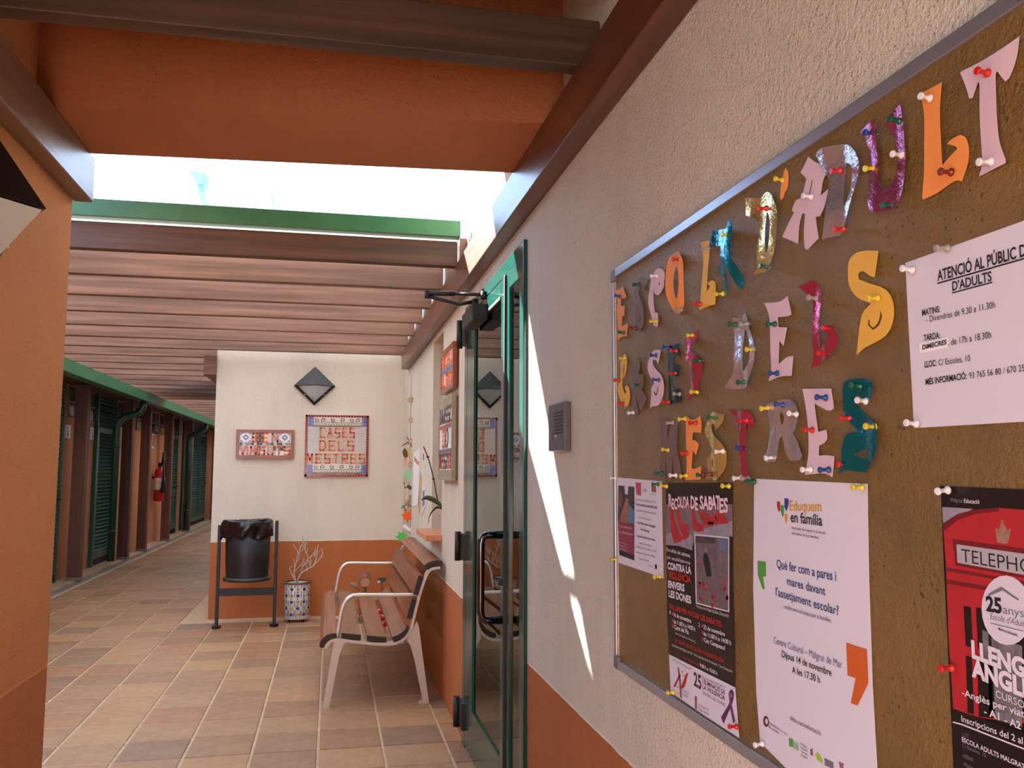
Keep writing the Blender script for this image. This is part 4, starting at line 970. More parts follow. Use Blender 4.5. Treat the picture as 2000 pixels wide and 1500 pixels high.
for s, xa, ya, xb, yb, bo in lines: text(t, s, (xa, ya), (xb, yb), 4.2, INK if bo else GREYI, bo)
patch(t, 'emblem', [(1279, 1102), (1283, 1103), (1283, 1112), (1279, 1111)], INK)

# --- shoes poster
t = paper([(1300, 943.5), (1430.5, 943), (1431, 1100), (1436, 1343), (1444, 1442), (1380, 1401), (1310, 1352), (1303, 1200)], M_BLACKP, 'poster', 'black poster headed RECOLLIDA DE SABATES with red shoes and a white foot')
patch(t, 'street_photo', [(1301, 985), (1430, 985), (1431, 1048), (1360, 1046), (1352, 1068), (1301, 1058)], mat('mauve grey print', (116, 100, 112), .5, noise=.25, nscale=30), 1)
patch(t, 'pavement', [(1301, 1042), (1330, 1038), (1352, 1046), (1352, 1075), (1325, 1066), (1301, 1064)], mat('pale grey print', (140, 136, 150), .5, noise=.2, nscale=60), 2)
patch(t, 'pavement', [(1350, 1040), (1430, 1018), (1431, 1048), (1362, 1046)], mat('pale grey print', (140, 136, 150)), 2)
M_SHOE = mat('red shoe print', (168, 36, 46), .5, noise=.2, nscale=70)
for pts in ([(1306, 990), (1313, 992), (1320, 1025), (1334, 1052), (1330, 1058), (1316, 1061), (1312, 1045)], [(1318, 990), (1326, 995), (1332, 1020), (1344, 1024), (1346, 1048), (1336, 1056), (1330, 1040), (1322, 1015)],
            [(1350, 996), (1356, 998), (1360, 1018), (1375, 1028), (1374, 1037), (1362, 1039), (1354, 1034)], [(1362, 998), (1368, 1000), (1378, 1018), (1394, 1020), (1392, 1028), (1374, 1026)],
            [(1370, 1000), (1382, 1002), (1396, 1016), (1398, 1024), (1384, 1024)], [(1400, 998), (1408, 1000), (1420, 1014), (1422, 1022), (1406, 1024), (1396, 1010)], [(1390, 1000), (1398, 1008), (1404, 1022), (1396, 1020)]):
    patch(t, 'printed_shoe', pts, M_SHOE, 3)
for dx, dy, mm, la in ((1.2, 1.6, REDI, 4), (0, 0, WHI, 5)):
    for s, xa, ya, xb, yb, cp in (('R', 1306, 988, 1312, 989, 23), ('EC', 1312, 994, 1323, 994, 20), ('OLL', 1323, 990, 1337, 991, 20), ('IDA', 1333, 993, 1346, 991, 22), ('DE', 1349, 992, 1363, 997, 24),
                                  ('SAB', 1367, 993, 1392, 996, 25), ('AT', 1390, 993, 1406, 995, 26), ('ES', 1405, 1001, 1422, 1000, 27)):
        text(t, s, (xa+dx, ya+dy), (xb+dx, yb+dy), cp, mm, .03, la)
patch(t, 'inset_border', [(1356, 1043), (1424, 1049), (1424, 1196), (1359, 1179)], WHI, 3)
patch(t, 'inset_photo', [(1358, 1046), (1422, 1052), (1422, 1193), (1361, 1177)], mat('grey street print', (104, 94, 100), .5, noise=.3, nscale=45), 4)
patch(t, 'inset_strip', [(1402, 1052), (1422, 1053), (1422, 1078), (1408, 1074)], mat('blue facade print', (90, 110, 140), .5, noise=.4, nscale=60), 5)
patch(t, 'inset_strip', [(1358, 1047), (1400, 1050), (1398, 1062), (1358, 1060)], mat('dark trees print', (70, 64, 66), .5, noise=.5, nscale=90), 5)
patch(t, 'inset_figure', [(1374, 1082), (1379, 1079), (1384, 1090), (1388, 1112), (1389, 1126), (1380, 1126), (1376, 1108), (1373, 1094)], INK, 6)
patch(t, 'inset_figure', [(1376, 1070), (1380, 1069), (1382, 1078), (1378, 1080)], mat('face print', (150, 120, 116), .5), 7)
rr_ = random.Random(3)
for k in range(46):
    v = rr_.random(); y = 1066+v*118; x = 1362+rr_.random()*56; s_ = 1.2+v*3.6
    if 1370 < x < 1392 and 1075 < y < 1130: continue
    if x > 1402 and y < 1084: continue
    patch(t, 'printed_shoe', [(x, y), (x+s_*.8, y-s_*.9), (x+s_*1.3, y+s_*.2), (x+s_*.6, y+s_)], M_SHOE, 6)
text(t, 'Recollida de sabates,', (1302, 1076), (1349, 1089), 7, WHI); text(t, 'per sensibilitzar-nos', (1303, 1091), (1348, 1103), 7, WHI)
text(t, 'CONTRA LA', (1304, 1111), (1350, 1121), 13, WHI, .04); text(t, 'VIOLÈNCIA', (1305, 1128), (1350, 1139), 13, REDI, .04); text(t, 'ENVERS', (1305, 1147), (1337, 1155), 13, WHI, .04); text(t, 'LES DONES', (1306, 1165), (1350, 1179), 13, WHI, .04)
text(t, 'Projecte Art Públic ELINA CHAUVET', (1360, 1186), (1424, 1207), 5.5, WHI)
text(t, 'TALLERS PER PINTAR LES SABATES:', (1307, 1188), (1410, 1225), 9, REDI, .03)
text(t, '1', (1308, 1199), (1310, 1200), 7, WHI); text(t, '16 de novembre', (1316, 1204), (1350, 1217), 8, WHI, .02); text(t, 'de 11:00 h a 14:00 h', (1316, 1217), (1358, 1233), 8, WHI, .02); text(t, 'Camí del Pla', (1317, 1228), (1345, 1239), 8, WHI, .02); text(t, '(davant el Castell de la Muntanya)', (1319, 1238), (1358, 1255), 3.5, WHI)
text(t, '2', (1364, 1224), (1367, 1225), 8, WHI); text(t, '23 de novembre', (1374, 1228), (1416, 1243), 8, WHI, .02); text(t, 'de 11:00 h a 14:00 h', (1374, 1241), (1428, 1260), 8, WHI, .02); text(t, 'Can Campassol', (1375, 1253), (1416, 1270), 8, WHI, .02)
for x, y in ((1312, 1199), (1312.5, 1212), (1313, 1223), (1370, 1223), (1371, 1236), (1371, 1249)): patch(t, 'bullet', [(x, y-4), (x+2.6, y-3.4), (x+2.6, y+3), (x, y+2.4)], PINKI, 4)
text(t, 'ELS PUNTS DE RECOLLIDA DE SABATES SÓN:', (1319, 1254), (1414, 1295), 7, REDI, .02); text(t, 'Ajuntament de Malgrat de Mar · Arxiu del Servei de Promoció · Can Campassol', (1312, 1261), (1430, 1314), 4.6, WHI)
text(t, 'i els dimarts de', (1334, 1286), (1365, 1301), 6, REDI, .01); text(t, '9:00 h a 15:00 h', (1367, 1302), (1401, 1319), 7, WHI, .02)
patch(t, 'white_foot', [(1306.5, 1278), (1436, 1343), (1444, 1441.5), (1380, 1400.5), (1310, 1351.5)], M_WHITE, 2)
text(t, 'malgratdemar.cat/igualtat', (1312, 1288), (1350, 1309), 4, GREYI, 0, 4)
for pts, mm in (([(1323, 1302), (1326, 1304), (1330, 1330), (1332, 1364), (1328, 1362), (1326, 1330)], MAUV), ([(1326, 1318), (1330, 1317), (1319, 1342), (1315, 1341)], REDI), ([(1330, 1342), (1340, 1315), (1344, 1314), (1338, 1340), (1332, 1346)], REDI)): patch(t, 'logo_stroke', pts, mm, 4)
for x, y in ((1331, 1310), (1333, 1318), (1322, 1340), (1323, 1352)): patch(t, 'logo_dot', [(x, y), (x+3, y+1), (x+3, y+4), (x, y+3)], GOLD, 5)
text(t, 'Malgrat per', (1333, 1350), (1346, 1357), 5, GREYI); text(t, 'la Igualtat', (1333, 1357), (1343, 1363), 5, GREYI)
text(t, '25', (1355, 1338), (1370, 1347), 26, mat('plum ink', (86, 30, 50), .6), .03, 4)
text(t, 'Dia Internacional per a', (1371, 1325), (1416, 1345), 6, MAUV, 0, 4); text(t, "L'ELIMINACIÓ DE", (1372, 1334), (1416, 1357), 8, PUR, .02, 4); text(t, 'LA VIOLÈNCIA', (1372, 1345), (1416, 1368), 8, PUR, .02, 4); text(t, 'ENVERS LES DONES', (1373, 1356), (1417, 1381), 6, MAUV, 0, 4)
patch(t, 'logo', [(1357, 1359), (1361, 1361), (1361, 1386), (1357, 1384)], MAUV, 4); text(t, 'Ajuntament de', (1364, 1378), (1384, 1389), 5, MAUV); text(t, 'Malgrat de Mar', (1364, 1386), (1385, 1398), 5, MAUV)
patch(t, 'ribbon', [(1424, 1350), (1429, 1346), (1433, 1352), (1433, 1362), (1430, 1374), (1413, 1414), (1408, 1401), (1422, 1378), (1429, 1360), (1428, 1353), (1426, 1358)], PUR, 4)
patch(t, 'ribbon', [(1423, 1354), (1426, 1352), (1428, 1372), (1436, 1408), (1432, 1413), (1426, 1385)], mat('purple ink light', (112, 50, 104), .6), 5)

# --- Eduquem poster
t = paper([(1473, 935), (1694, 945), (1697, 1130), (1704, 1340), (1714, 1520), (1700, 1600), (1600, 1541), (1534.7, 1500), (1484.5, 1449.6), (1477, 1350), (1471, 1150)], M_WHITE, 'poster', 'tall white poster reading Eduquem en família with green and orange quotation marks')
text(t, 'Eduquem', (1542, 997), (1604, 999), 20, GOLD, .015); text(t, 'en família', (1544, 1019), (1606, 1027), 20, INK, .015)
for pts, mm in (([(1517.5, 979), (1523.5, 980), (1523.5, 997), (1520.5, 1000), (1517.5, 989)], REDI), ([(1524.5, 986), (1531, 987), (1531, 1006), (1528, 1010), (1524.5, 997)], GRI), ([(1532, 973), (1540, 974), (1540, 986), (1536, 999), (1532, 990)], BLU), ([(1532.5, 1003), (1538, 1004), (1538, 1016), (1535, 1022), (1532.5, 1012)], GOLD)):
    patch(t, 'quote_mark', pts, mm, 2)
text(t, 'Activitats de suport a la funció', (1546, 1033), (1612, 1044), 5.5, INK); text(t, 'educativa de les famílies', (1546, 1043), (1599, 1053), 5.5, INK)
patch(t, 'quote_mark', [(1479.5, 1095), (1495.5, 1097), (1496, 1126), (1490, 1126), (1493.5, 1151), (1489, 1150), (1480, 1123)], GRI, 2)
patch(t, 'quote_mark', [(1652.5, 1255), (1693, 1268), (1696, 1334), (1675, 1378), (1661.5, 1373.5), (1671, 1325), (1655, 1319)], ORI, 2)
text(t, 'Què fer com a pares i', (1517, 1109), (1633, 1135), 17, NAVY, .01); text(t, 'mares davant', (1537, 1142), (1612, 1163), 16, NAVY, .01); text(t, "l'assetjament escolar?", (1515, 1163), (1638, 1202), 16, NAVY, .01)
text(t, 'cinefòrum-col·loqui per a famílies', (1530, 1188), (1623, 1216), 8, NAVY); text(t, 'Centre Cultural – Malgrat de Mar', (1511, 1256), (1645, 1306), 13, mat('slate ink', (90, 98, 140), .6))
text(t, 'Dijous 14 de novembre', (1527, 1283), (1624, 1321), 13, INK, .01); text(t, 'A les 17.30 h', (1547, 1314), (1601, 1334), 13, INK, .01); text(t, 'diba.cat/educació', (1543, 1406), (1603, 1437), 9, mat('plum text', (110, 50, 76), .6))
circ = [(1496+5.5*math.cos(a*.628), 1409+11*math.sin(a*.628)+1.5*math.cos(a*.628)) for a in range(10)]
patch(t, 'emblem', circ, mat('maroon ink', (96, 34, 46), .6), 2); patch(t, 'emblem', [(1497+(x-1496)*.5, 1409+(y-1409)*.5) for x, y in circ], M_WHITE, 3)
text(t, 'Diputació', (1501, 1413), (1520, 1425), 5, mat('maroon ink', (96, 34, 46), .6)); text(t, 'Barcelona', (1501, 1421), (1521, 1434), 5, mat('maroon ink', (96, 34, 46), .6)); text(t, 'Educació i família', (1520, 1425), (1538, 1437), 3.5, GREYI)
patch(t, 'logo', [(1541, 1441), (1549, 1444), (1549, 1460), (1541, 1457)], GRI, 2); patch(t, 'logo', [(1549, 1448), (1559, 1453), (1560, 1467), (1549, 1461)], mat('pale green ink', (150, 176, 150), .6), 2)
for k, s in enumerate(('Malgrat', 'Educació', 'l\'escola', 'en xarxa')): text(t, s, (1564, 1455+k*7), (1577, 1462+k*7), 4.5, PUR if k < 1 else INK)
patch(t, 'logo', [(1582, 1464), (1587, 1461), (1588, 1476), (1583, 1475)], MAUV, 2); patch(t, 'logo', [(1592, 1473), (1597, 1469), (1605, 1483), (1607, 1492), (1596, 1484)], mat('lime ink', (150, 190, 40), .6), 2); patch(t, 'logo', [(1610, 1480), (1627, 1489), (1628, 1502), (1611, 1495)], GREYI, 2)
patch(t, 'logo', [(1638, 1487), (1648, 1492), (1646, 1502), (1640, 1499)], MAUV, 2)

# --- English courses poster with the telephone box
t = paper([(1837, 949), (2000, 956), (2060, 958), (2060, 1600), (1866, 1600), (1862, 1500), (1853, 1300), (1844, 1120)], M_BLACKP, 'poster', 'black poster with a red telephone box, cut by the right edge of the picture')
RB = mat('telephone box red', (172, 34, 42), .5, noise=.12, nscale=20); RD = mat('telephone box dark red', (110, 20, 28), .5)
patch(t, 'photo_sky', [(1840, 990), (1900, 994), (1860, 1016), (1842, 1024)], mat('pale grey print', (140, 136, 150), .5), 1)
patch(t, 'box_body', [(1842, 1026), (1870, 1008), (1900, 998), (1950, 992), (2060, 1000), (2060, 1420), (1900, 1400), (1862, 1384), (1853, 1250), (1848, 1110)], RB, 2)
patch(t, 'box_arch', [(1842, 1022), (1870, 1004), (1905, 995), (1950, 992), (1950, 999), (1905, 1004), (1870, 1016), (1843, 1038)], RD, 3)
patch(t, 'sign_surround', [(1860, 1052), (2060, 1080), (2060, 1140), (1866, 1104)], RD, 3); patch(t, 'sign_panel', [(1868, 1063), (2060, 1090), (2060, 1134), (1870, 1099)], mat('lit sign panel', (168, 164, 172), .5), 4)
text(t, 'TELEPHONE', (1878, 1097), (2072, 1131), 26, INK, -.005, 5)
patch(t, 'crown', [(1943, 1030), (1950, 1034), (1955, 1022), (1956, 1015), (1959, 1015), (1960, 1023), (1966, 1034), (1974, 1033), (1972, 1048), (1968, 1062), (1948, 1060)], mat('gilt print', (150, 112, 96), .5, noise=.4, nscale=120), 4)
patch(t, 'cornice', [(1847, 1108), (2060, 1146), (2060, 1152), (1848, 1115)], RD, 4); patch(t, 'cornice', [(1850, 1132), (2060, 1168), (2060, 1176), (1850, 1140)], RD, 4)
for x0_, x1_, y0_, y1_ in ((1882, 1896, 1183, 1262), (1906, 1925, 1186, 1266), (1886, 1898, 1280, 1392), (1908, 1935, 1280, 1400), (1928, 2010, 1190, 1400)):
    patch(t, 'box_window', [(x0_, y0_), (x1_, y0_+3), (x1_+4, y1_+3), (x0_+4, y1_)], M_BLACKP, 3)
patch(t, 'reflection', [(1918, 1230), (1930, 1234), (1932, 1300), (1921, 1296)], mat('grey reflection', (110, 106, 112), .5, noise=.5, nscale=60), 4); patch(t, 'reflection', [(1936, 1240), (1996, 1262), (1996, 1420), (1944, 1405)], mat('grey reflection', (110, 106, 112)), 4)
oval = [(1966+49*math.cos(a*.2618), 1192+4*math.cos(a*.2618)+68*math.sin(a*.2618)) for a in range(24)]
patch(t, 'badge', oval, mat('badge white', (206, 200, 214), .6), 5)
text(t, '25', (1926, 1192), (1957, 1198), 28, INK, .04, 7); text(t, 'anys', (1959, 1198), (2000, 1206), 17, mat('mid grey ink', (110, 110, 120), .6), 0, 7); text(t, "Escola d'Adults", (1934, 1209), (2006, 1226), 12, GREYI, .0, 7, shear=.2)
patch(t, 'badge_roof', [(1930, 1160), (1955, 1146), (1960, 1149), (1990, 1170), (1988, 1173), (1958, 1153), (1932, 1164)], mat('mid grey ink', (110, 110, 120), .6), 7); patch(t, 'badge_line', [(1934, 1216), (1998, 1232), (1998, 1233.5), (1934, 1217.5)], GREYI, 7)
text(t, 'Malgrat Educació', (1950, 1230), (1987, 1243), 5, INK, .02, 7)
text(t, 'Malgrat', (1857, 980), (1880, 982), 8, mat('dim grey ink', (120, 116, 124), .6)); text(t, 'Educació', (1883, 982), (1913, 984), 8, WHI, .015)
text(t, 'LLENGUA', (1898, 1283), (2063, 1346), 32, WHI, .05, 8); text(t, 'ANGLESA', (1898, 1319), (2066, 1388), 32, WHI, .05, 8)
text(t, 'CURSOS', (1945, 1361), (2010, 1388), 14, WHI, 0, 8); text(t, '-Anglès per viatjar', (1879, 1358), (2024, 1410), 13, WHI, .015, 8); text(t, '- A1', (1922, 1395), (1952, 1407), 14, WHI, .02, 8); text(t, '- A2', (1962, 1412), (1994, 1425), 14, WHI, .02, 8)
patch(t, 'black_foot', [(1861, 1385), (2060, 1452), (2060, 1600), (1866, 1600)], M_BLACKP, 6)
text(t, 'Inscripcions del 2 al 13 de setembre', (1878, 1409), (2120, 1499), 12, WHI, .01, 8); patch(t, 'rule', [(1861, 1409), (1880, 1414), (2060, 1485), (2060, 1488), (1880, 1417), (1861, 1411.5)], WHI, 8)
text(t, 'LLOC:', (1879, 1437), (1894, 1443), 8, GREYI, 0, 8); text(t, 'ESCOLA ADULTS MALGRAT', (1879, 1448), (2002, 1503), 9, WHI, .015, 8); text(t, 'C/ Escoles, 10', (1879, 1458), (1926, 1480), 8, GREYI, 0, 8); text(t, 'HORARI:', (1881, 1480), (1902, 1489), 8, GREYI, 0, 8); text(t, 'Matins de 9h a 13h', (1883, 1496), (1950, 1528), 8, GREYI, 0, 8)

# ------------------------------------------------------------------ cut paper letters
VIEW = {'A': (1170, 400, 3.75), 'B': (1430, 200, 3.75), 'C': (1650, 50, 3.75), 'D': (1400, 500, 3.3333), 'E': (1180, 780, 4.054)}
def vw(k, x, y): a = VIEW[k]; return (a[0]+x/a[2], a[1]+y/a[2])
def smooth_outline(pts, ang=48, n=3):
    """Catmull-Rom through the points, sharp corners kept"""
    m = len(pts); out = []
    def corner(i):
        a, b_, c_ = pts[i-1], pts[i], pts[(i+1) % m]
        v1 = (b_[0]-a[0], b_[1]-a[1]); v2 = (c_[0]-b_[0], c_[1]-b_[1])
        d_ = abs(math.atan2(v1[0]*v2[1]-v1[1]*v2[0], v1[0]*v2[0]+v1[1]*v2[1])); return math.degrees(d_) > ang
    cr = [corner(i) for i in range(m)]
    for i in range(m):
        p1, p2 = pts[i], pts[(i+1) % m]; p0 = pts[i-1]; p3 = pts[(i+2) % m]
        if cr[i]: p0 = (2*p1[0]-p2[0], 2*p1[1]-p2[1])
        if cr[(i+1) % m]: p3 = (2*p2[0]-p1[0], 2*p2[1]-p1[1])
        if cr[i] and cr[(i+1) % m]: out.append(p1); continue
        for k in range(n):
            t_ = k/n; out.append(tuple(.5*(2*p1[j]+(-p0[j]+p2[j])*t_+(2*p0[j]-5*p1[j]+4*p2[j]-p3[j])*t_*t_+(-p0[j]+3*p1[j]-3*p2[j]+p3[j])*t_**3) for j in (0, 1)))
    return out
FO = {}
def foil(name, c_): return mat(name, c_, .2, .82, bump=.6, nscale=45)
M_PINK = mat('lilac pink paper', (214, 186, 200), .65); M_PEACH = mat('peach paper', (226, 148, 92), .65); M_BROWN = mat('taupe brown paper', (112, 88, 82), .6); M_YEL = mat('golden yellow paper', (226, 176, 66), .6)
M_PEACH2 = mat('bright peach paper', (234, 146, 72), .65); M_TEAL = foil('teal foil', (24, 140, 165)); M_DTEAL = mat('dark teal card', (18, 70, 84), .3, .5); M_SIL = foil('silver foil', (206, 204, 220)); M_GLD = foil('gold foil', (222, 206, 140))
M_RFO = foil('rose red foil', (206, 84, 120)); M_PFO = foil('magenta foil', (190, 104, 150))
def letter(view, pts, mm, label, holes=(), curl=.0, lift=.0025, ph=0, tilt=0):
    X = XS-lift
    o_ = smooth_outline([vw(view, *p) for p in pts]); hs = [smooth_outline([vw(view, *p) for p in h]) for h in holes]
    L2 = [[bpt(x, y, X) for x, y in o_]]+[[bpt(x, y, X) for x, y in h] for h in hs]
    flat = [p for l_ in L2 for p in l_]
    tris = tessellate_polygon([[Vector((p[0], p[1], 0)) for p in l_] for l_ in L2])
    ys = [p[0] for p in flat]; zs = [p[1] for p in flat]; y0, y1, z0, z1 = min(ys), max(ys), min(zs), max(zs); ctr = Vector((XS, (y0+y1)/2, z0))
    me = bpy.data.meshes.new('paper_letter'); bm = bmesh.new()
    vs = [bm.verts.new((0, p[0]-ctr.y, p[1]-ctr.z)) for p in flat]
    for t_ in tris:
        try: bm.faces.new([vs[i] for i in t_])
        except ValueError: pass
    st = .007 if curl > .002 else .014
    for ax, lo, hi in ((2, 0, z1-z0), (1, y0-ctr.y, y1-ctr.y)):
        q = lo+st
        while q < hi:
            no = Vector((0, 0, 0)); no[ax] = 1; co = Vector((0, 0, 0)); co[ax] = q
            bmesh.ops.bisect_plane(bm, geom=bm.verts[:]+bm.edges[:]+bm.faces[:], plane_co=co, plane_no=no); q += st
    h_, w_ = z1-z0, y1-y0
    for v in bm.verts:
        a = v.co.z/h_; b_ = (v.co.y-(y0-ctr.y))/w_
        d_ = .75*curl*(.5-.5*math.cos(2*math.pi*(a*1.0+ph)))*(.4+.6*b_)+curl*.55*math.sin(math.pi*b_*1.3+ph*5)**2+tilt*(1-b_)
        v.co.x = -lift-d_
    bmesh.ops.solidify(bm, geom=bm.faces[:], thickness=.0005)
    bmesh.ops.recalc_face_normals(bm, faces=bm.faces)
    for f_ in bm.faces: f_.smooth = True
    bm.to_mesh(me); bm.free(); me.materials.append(mm)
    try: me.set_sharp_from_angle(angle=.7)
    except Exception: pass
    o = bpy.data.objects.new('paper_letter', me); C.objects.link(o); o.location = ctr
    tag(o, label, 'paper letter', 'cut paper letters on the notice board'); return o
A_ = 'A'
letter('A', [(98, 622), (150, 620), (178, 595), (203, 672), (190, 690), (165, 682), (167, 742), (192, 738), (190, 812), (177, 815), (170, 890), (212, 866), (205, 965), (170, 968), (135, 992), (140, 880), (135, 760), (135, 690)], M_PEACH, 'peach paper letter E that starts the top row', curl=.002)
letter('A', [(290, 562), (320, 530), (357, 548), (335, 635), (312, 602), (296, 622), (300, 660), (325, 720), (335, 790), (328, 880), (305, 925), (270, 918), (255, 938), (262, 900), (275, 830), (268, 770), (285, 720), (266, 680), (268, 620)], M_BROWN, 'taupe brown paper letter S second in the top row', holes=[[(283, 818), (284, 862), (300, 868), (312, 838), (306, 800), (303, 838), (296, 852), (289, 848)]], curl=.003)
letter('A', [(400, 505), (430, 470), (462, 466), (483, 500), (480, 560), (475, 610), (452, 655), (430, 662), (412, 640), (414, 585), (408, 620), (404, 690), (414, 790), (438, 792), (438, 872), (430, 893), (400, 885), (385, 800), (372, 720), (378, 610), (385, 545)], M_PINK, 'lilac pink paper letter C with a curled hook in the top row', holes=[[(446, 572), (452, 566), (452, 588), (447, 594)]], curl=.003)
letter('A', [(575, 345), (600, 346), (620, 400), (628, 500), (633, 640), (630, 740), (610, 795), (580, 800), (555, 780), (530, 700), (515, 590), (510, 470), (525, 390), (550, 358)], M_PEACH2, 'orange paper letter O in the top row', holes=[[(585, 455), (600, 490), (608, 560), (605, 640), (592, 695), (575, 665), (560, 590), (558, 520), (568, 470)]], curl=.008, ph=.1)
letter('A', [(748, 275), (775, 268), (812, 262), (815, 330), (803, 500), (793, 642), (820, 598), (800, 572), (832, 553), (855, 575), (852, 730), (800, 745), (738, 770), (750, 650), (765, 500), (768, 400), (755, 320)], M_YEL, 'yellow paper letter L in the top row', curl=.002)
letter('A', [(845, 188), (905, 182), (960, 175), (975, 105), (997, 165), (998, 290), (1000, 380), (1015, 420), (1050, 500), (1068, 560), (1050, 618), (1025, 590), (990, 500), (975, 450), (960, 475), (972, 580), (955, 660), (930, 682), (915, 670), (918, 600), (930, 515), (893, 515), (900, 455), (920, 440), (925, 380), (918, 303), (835, 302)], M_TEAL, 'crumpled teal foil letter A in the top row', curl=.012, holes=[[(962, 290), (970, 310), (968, 370), (962, 350)]])
letter('B', [(135, 700), (215, 703), (250, 665), (285, 655), (318, 680), (350, 770), (362, 870), (355, 1050), (330, 1150), (300, 1225), (190, 1262), (210, 1190), (215, 1000), (212, 890), (180, 850), (122, 828)], M_GLD, 'shiny gold foil letter D in the top row', holes=[[(268, 800), (300, 830), (318, 900), (318, 1000), (300, 1080), (278, 1105), (272, 1000), (265, 900)]], curl=.012, ph=.2)
letter('B', [(400, 482), (412, 510), (418, 560), (408, 640), (365, 715), (362, 690), (372, 600), (384, 530)], M_PEACH2, 'small orange paper apostrophe after the gold letter D', curl=.004)
letter('B', [(562, 398), (620, 440), (690, 458), (702, 510), (672, 560), (650, 685), (708, 633), (680, 760), (645, 835), (615, 840), (625, 920), (637, 995), (555, 1080), (535, 1060), (530, 950), (540, 815), (518, 815), (495, 900), (485, 1035), (372, 985), (430, 860), (460, 805), (440, 795), (470, 720), (515, 690), (545, 575), (545, 555), (505, 512), (535, 455)], M_PINK, 'lilac pink paper letter A between the gold and silver letters D', holes=[[(586, 570), (594, 572), (576, 680), (568, 676)]], curl=.001)
letter('B', [(655, 395), (700, 350), (790, 315), (860, 310), (920, 345), (960, 410), (972, 500), (950, 620), (890, 790), (825, 975), (725, 1010), (745, 930), (755, 800), (748, 640), (740, 560), (715, 505), (690, 465)], M_SIL, 'big silver foil letter D in the top row', holes=[[(835, 440), (885, 460), (905, 560), (880, 690), (852, 770), (840, 690), (832, 560)]], curl=.014, ph=.3)
letter('C', [(146, 782), (285, 690), (278, 770), (280, 1050), (300, 1160), (325, 1205), (345, 1190), (385, 1130), (390, 1000), (380, 850), (355, 760), (328, 730), (360, 660), (425, 568), (450, 590), (458, 800), (470, 1050), (455, 1200), (400, 1320), (320, 1378), (250, 1355), (205, 1270), (190, 1150), (200, 1000), (190, 830), (165, 800)], M_PFO, 'magenta foil letter U in the top row', curl=.012, ph=.45)
letter('C', [(553, 500), (718, 415), (705, 600), (715, 850), (722, 1025), (790, 950), (832, 905), (820, 885), (762, 868), (800, 830), (855, 800), (892, 822), (912, 900), (905, 1000), (880, 1080), (862, 1140), (810, 1140), (690, 1220), (585, 1272), (573, 1250), (590, 1050), (592, 750), (580, 600)], M_PEACH2, 'large orange paper letter L in the top row', curl=.002)
letter('C', [(855, 350), (880, 325), (1100, 210), (1280, 78), (1262, 230), (1220, 370), (1188, 410), (1130, 335), (1118, 360), (1125, 500), (1140, 800), (1160, 900), (1188, 980), (1185, 1010), (1080, 1060), (985, 1105), (1010, 1000), (1005, 750), (995, 440), (978, 418), (945, 530), (922, 535), (895, 450)], M_PINK, 'large lilac pink paper letter T near the top right corner', curl=.003)
# second row
letter('A', [(190, 1087), (206, 1115), (205, 1200), (192, 1265), (184, 1262), (192, 1190), (190, 1150), (182, 1200), (180, 1262), (176, 1310), (182, 1350), (194, 1385), (206, 1370), (196, 1345), (205, 1322), (222, 1342), (228, 1410), (215, 1465), (195, 1482), (168, 1450), (150, 1400), (145, 1340), (158, 1280), (162, 1200), (158, 1150)], M_YEL, 'yellow paper letter C that starts the second row', curl=.002)
letter('A', [(228, 1160), (270, 1160), (297, 1110), (308, 1180), (300, 1240), (332, 1240), (332, 1330), (320, 1350), (350, 1415), (345, 1440), (319, 1508), (300, 1480), (290, 1420), (284, 1385), (280, 1440), (300, 1527), (259, 1550), (255, 1443), (245, 1350), (258, 1330), (240, 1240)], M_BROWN, 'taupe brown paper letter A second in the second row', curl=.004)
letter('A', [(455, 1065), (438, 1165), (425, 1140), (400, 1132), (395, 1160), (420, 1200), (455, 1240), (475, 1300), (475, 1370), (460, 1430), (435, 1470), (390, 1478), (375, 1490), (385, 1400), (388, 1340), (410, 1310), (385, 1270), (362, 1200), (370, 1130), (395, 1075), (420, 1062)], M_PINK, 'lilac pink paper letter S in the second row', holes=[[(404, 1368), (412, 1396), (428, 1398), (440, 1350), (438, 1310), (433, 1350), (422, 1384), (412, 1366)]], curl=.002)
letter('A', [(512, 1030), (560, 1030), (590, 1010), (595, 1115), (555, 1105), (555, 1165), (598, 1175), (592, 1255), (560, 1250), (553, 1385), (600, 1340), (607, 1445), (550, 1455), (515, 1470), (525, 1300), (520, 1180), (515, 1100)], M_DTEAL, 'dark teal foil letter E in the second row', curl=.006)
letter('A', [(742, 915), (740, 960), (715, 1010), (695, 1025), (685, 1060), (700, 1085), (740, 1110), (770, 1160), (765, 1220), (750, 1290), (740, 1375), (700, 1395), (652, 1437), (670, 1385), (680, 1340), (690, 1260), (700, 1185), (672, 1160), (652, 1100), (665, 1060), (650, 1010), (655, 970), (700, 950)], M_RFO, 'twisted rose red foil letter S in the second row', curl=.010, holes=[[(722, 1235), (735, 1215), (736, 1250), (726, 1290), (712, 1300)]])
letter('D', [(122, 400), (155, 402), (205, 368), (215, 400), (222, 450), (255, 530), (270, 620), (268, 700), (240, 790), (210, 855), (150, 868), (88, 862), (88, 848), (130, 780), (140, 700), (130, 560), (120, 440)], M_SIL, 'silver foil letter D in the second row', holes=[[(190, 475), (215, 500), (235, 560), (245, 640), (235, 700), (195, 755), (185, 640), (182, 540)]], curl=.010, ph=.2)
letter('D', [(310, 305), (410, 298), (462, 262), (488, 378), (465, 392), (400, 398), (405, 462), (460, 465), (440, 585), (412, 550), (405, 705), (460, 660), (500, 650), (488, 780), (420, 785), (338, 815), (355, 740), (352, 600), (350, 480), (340, 380)], M_PINK, 'lilac pink paper letter E in the second row', curl=.001)
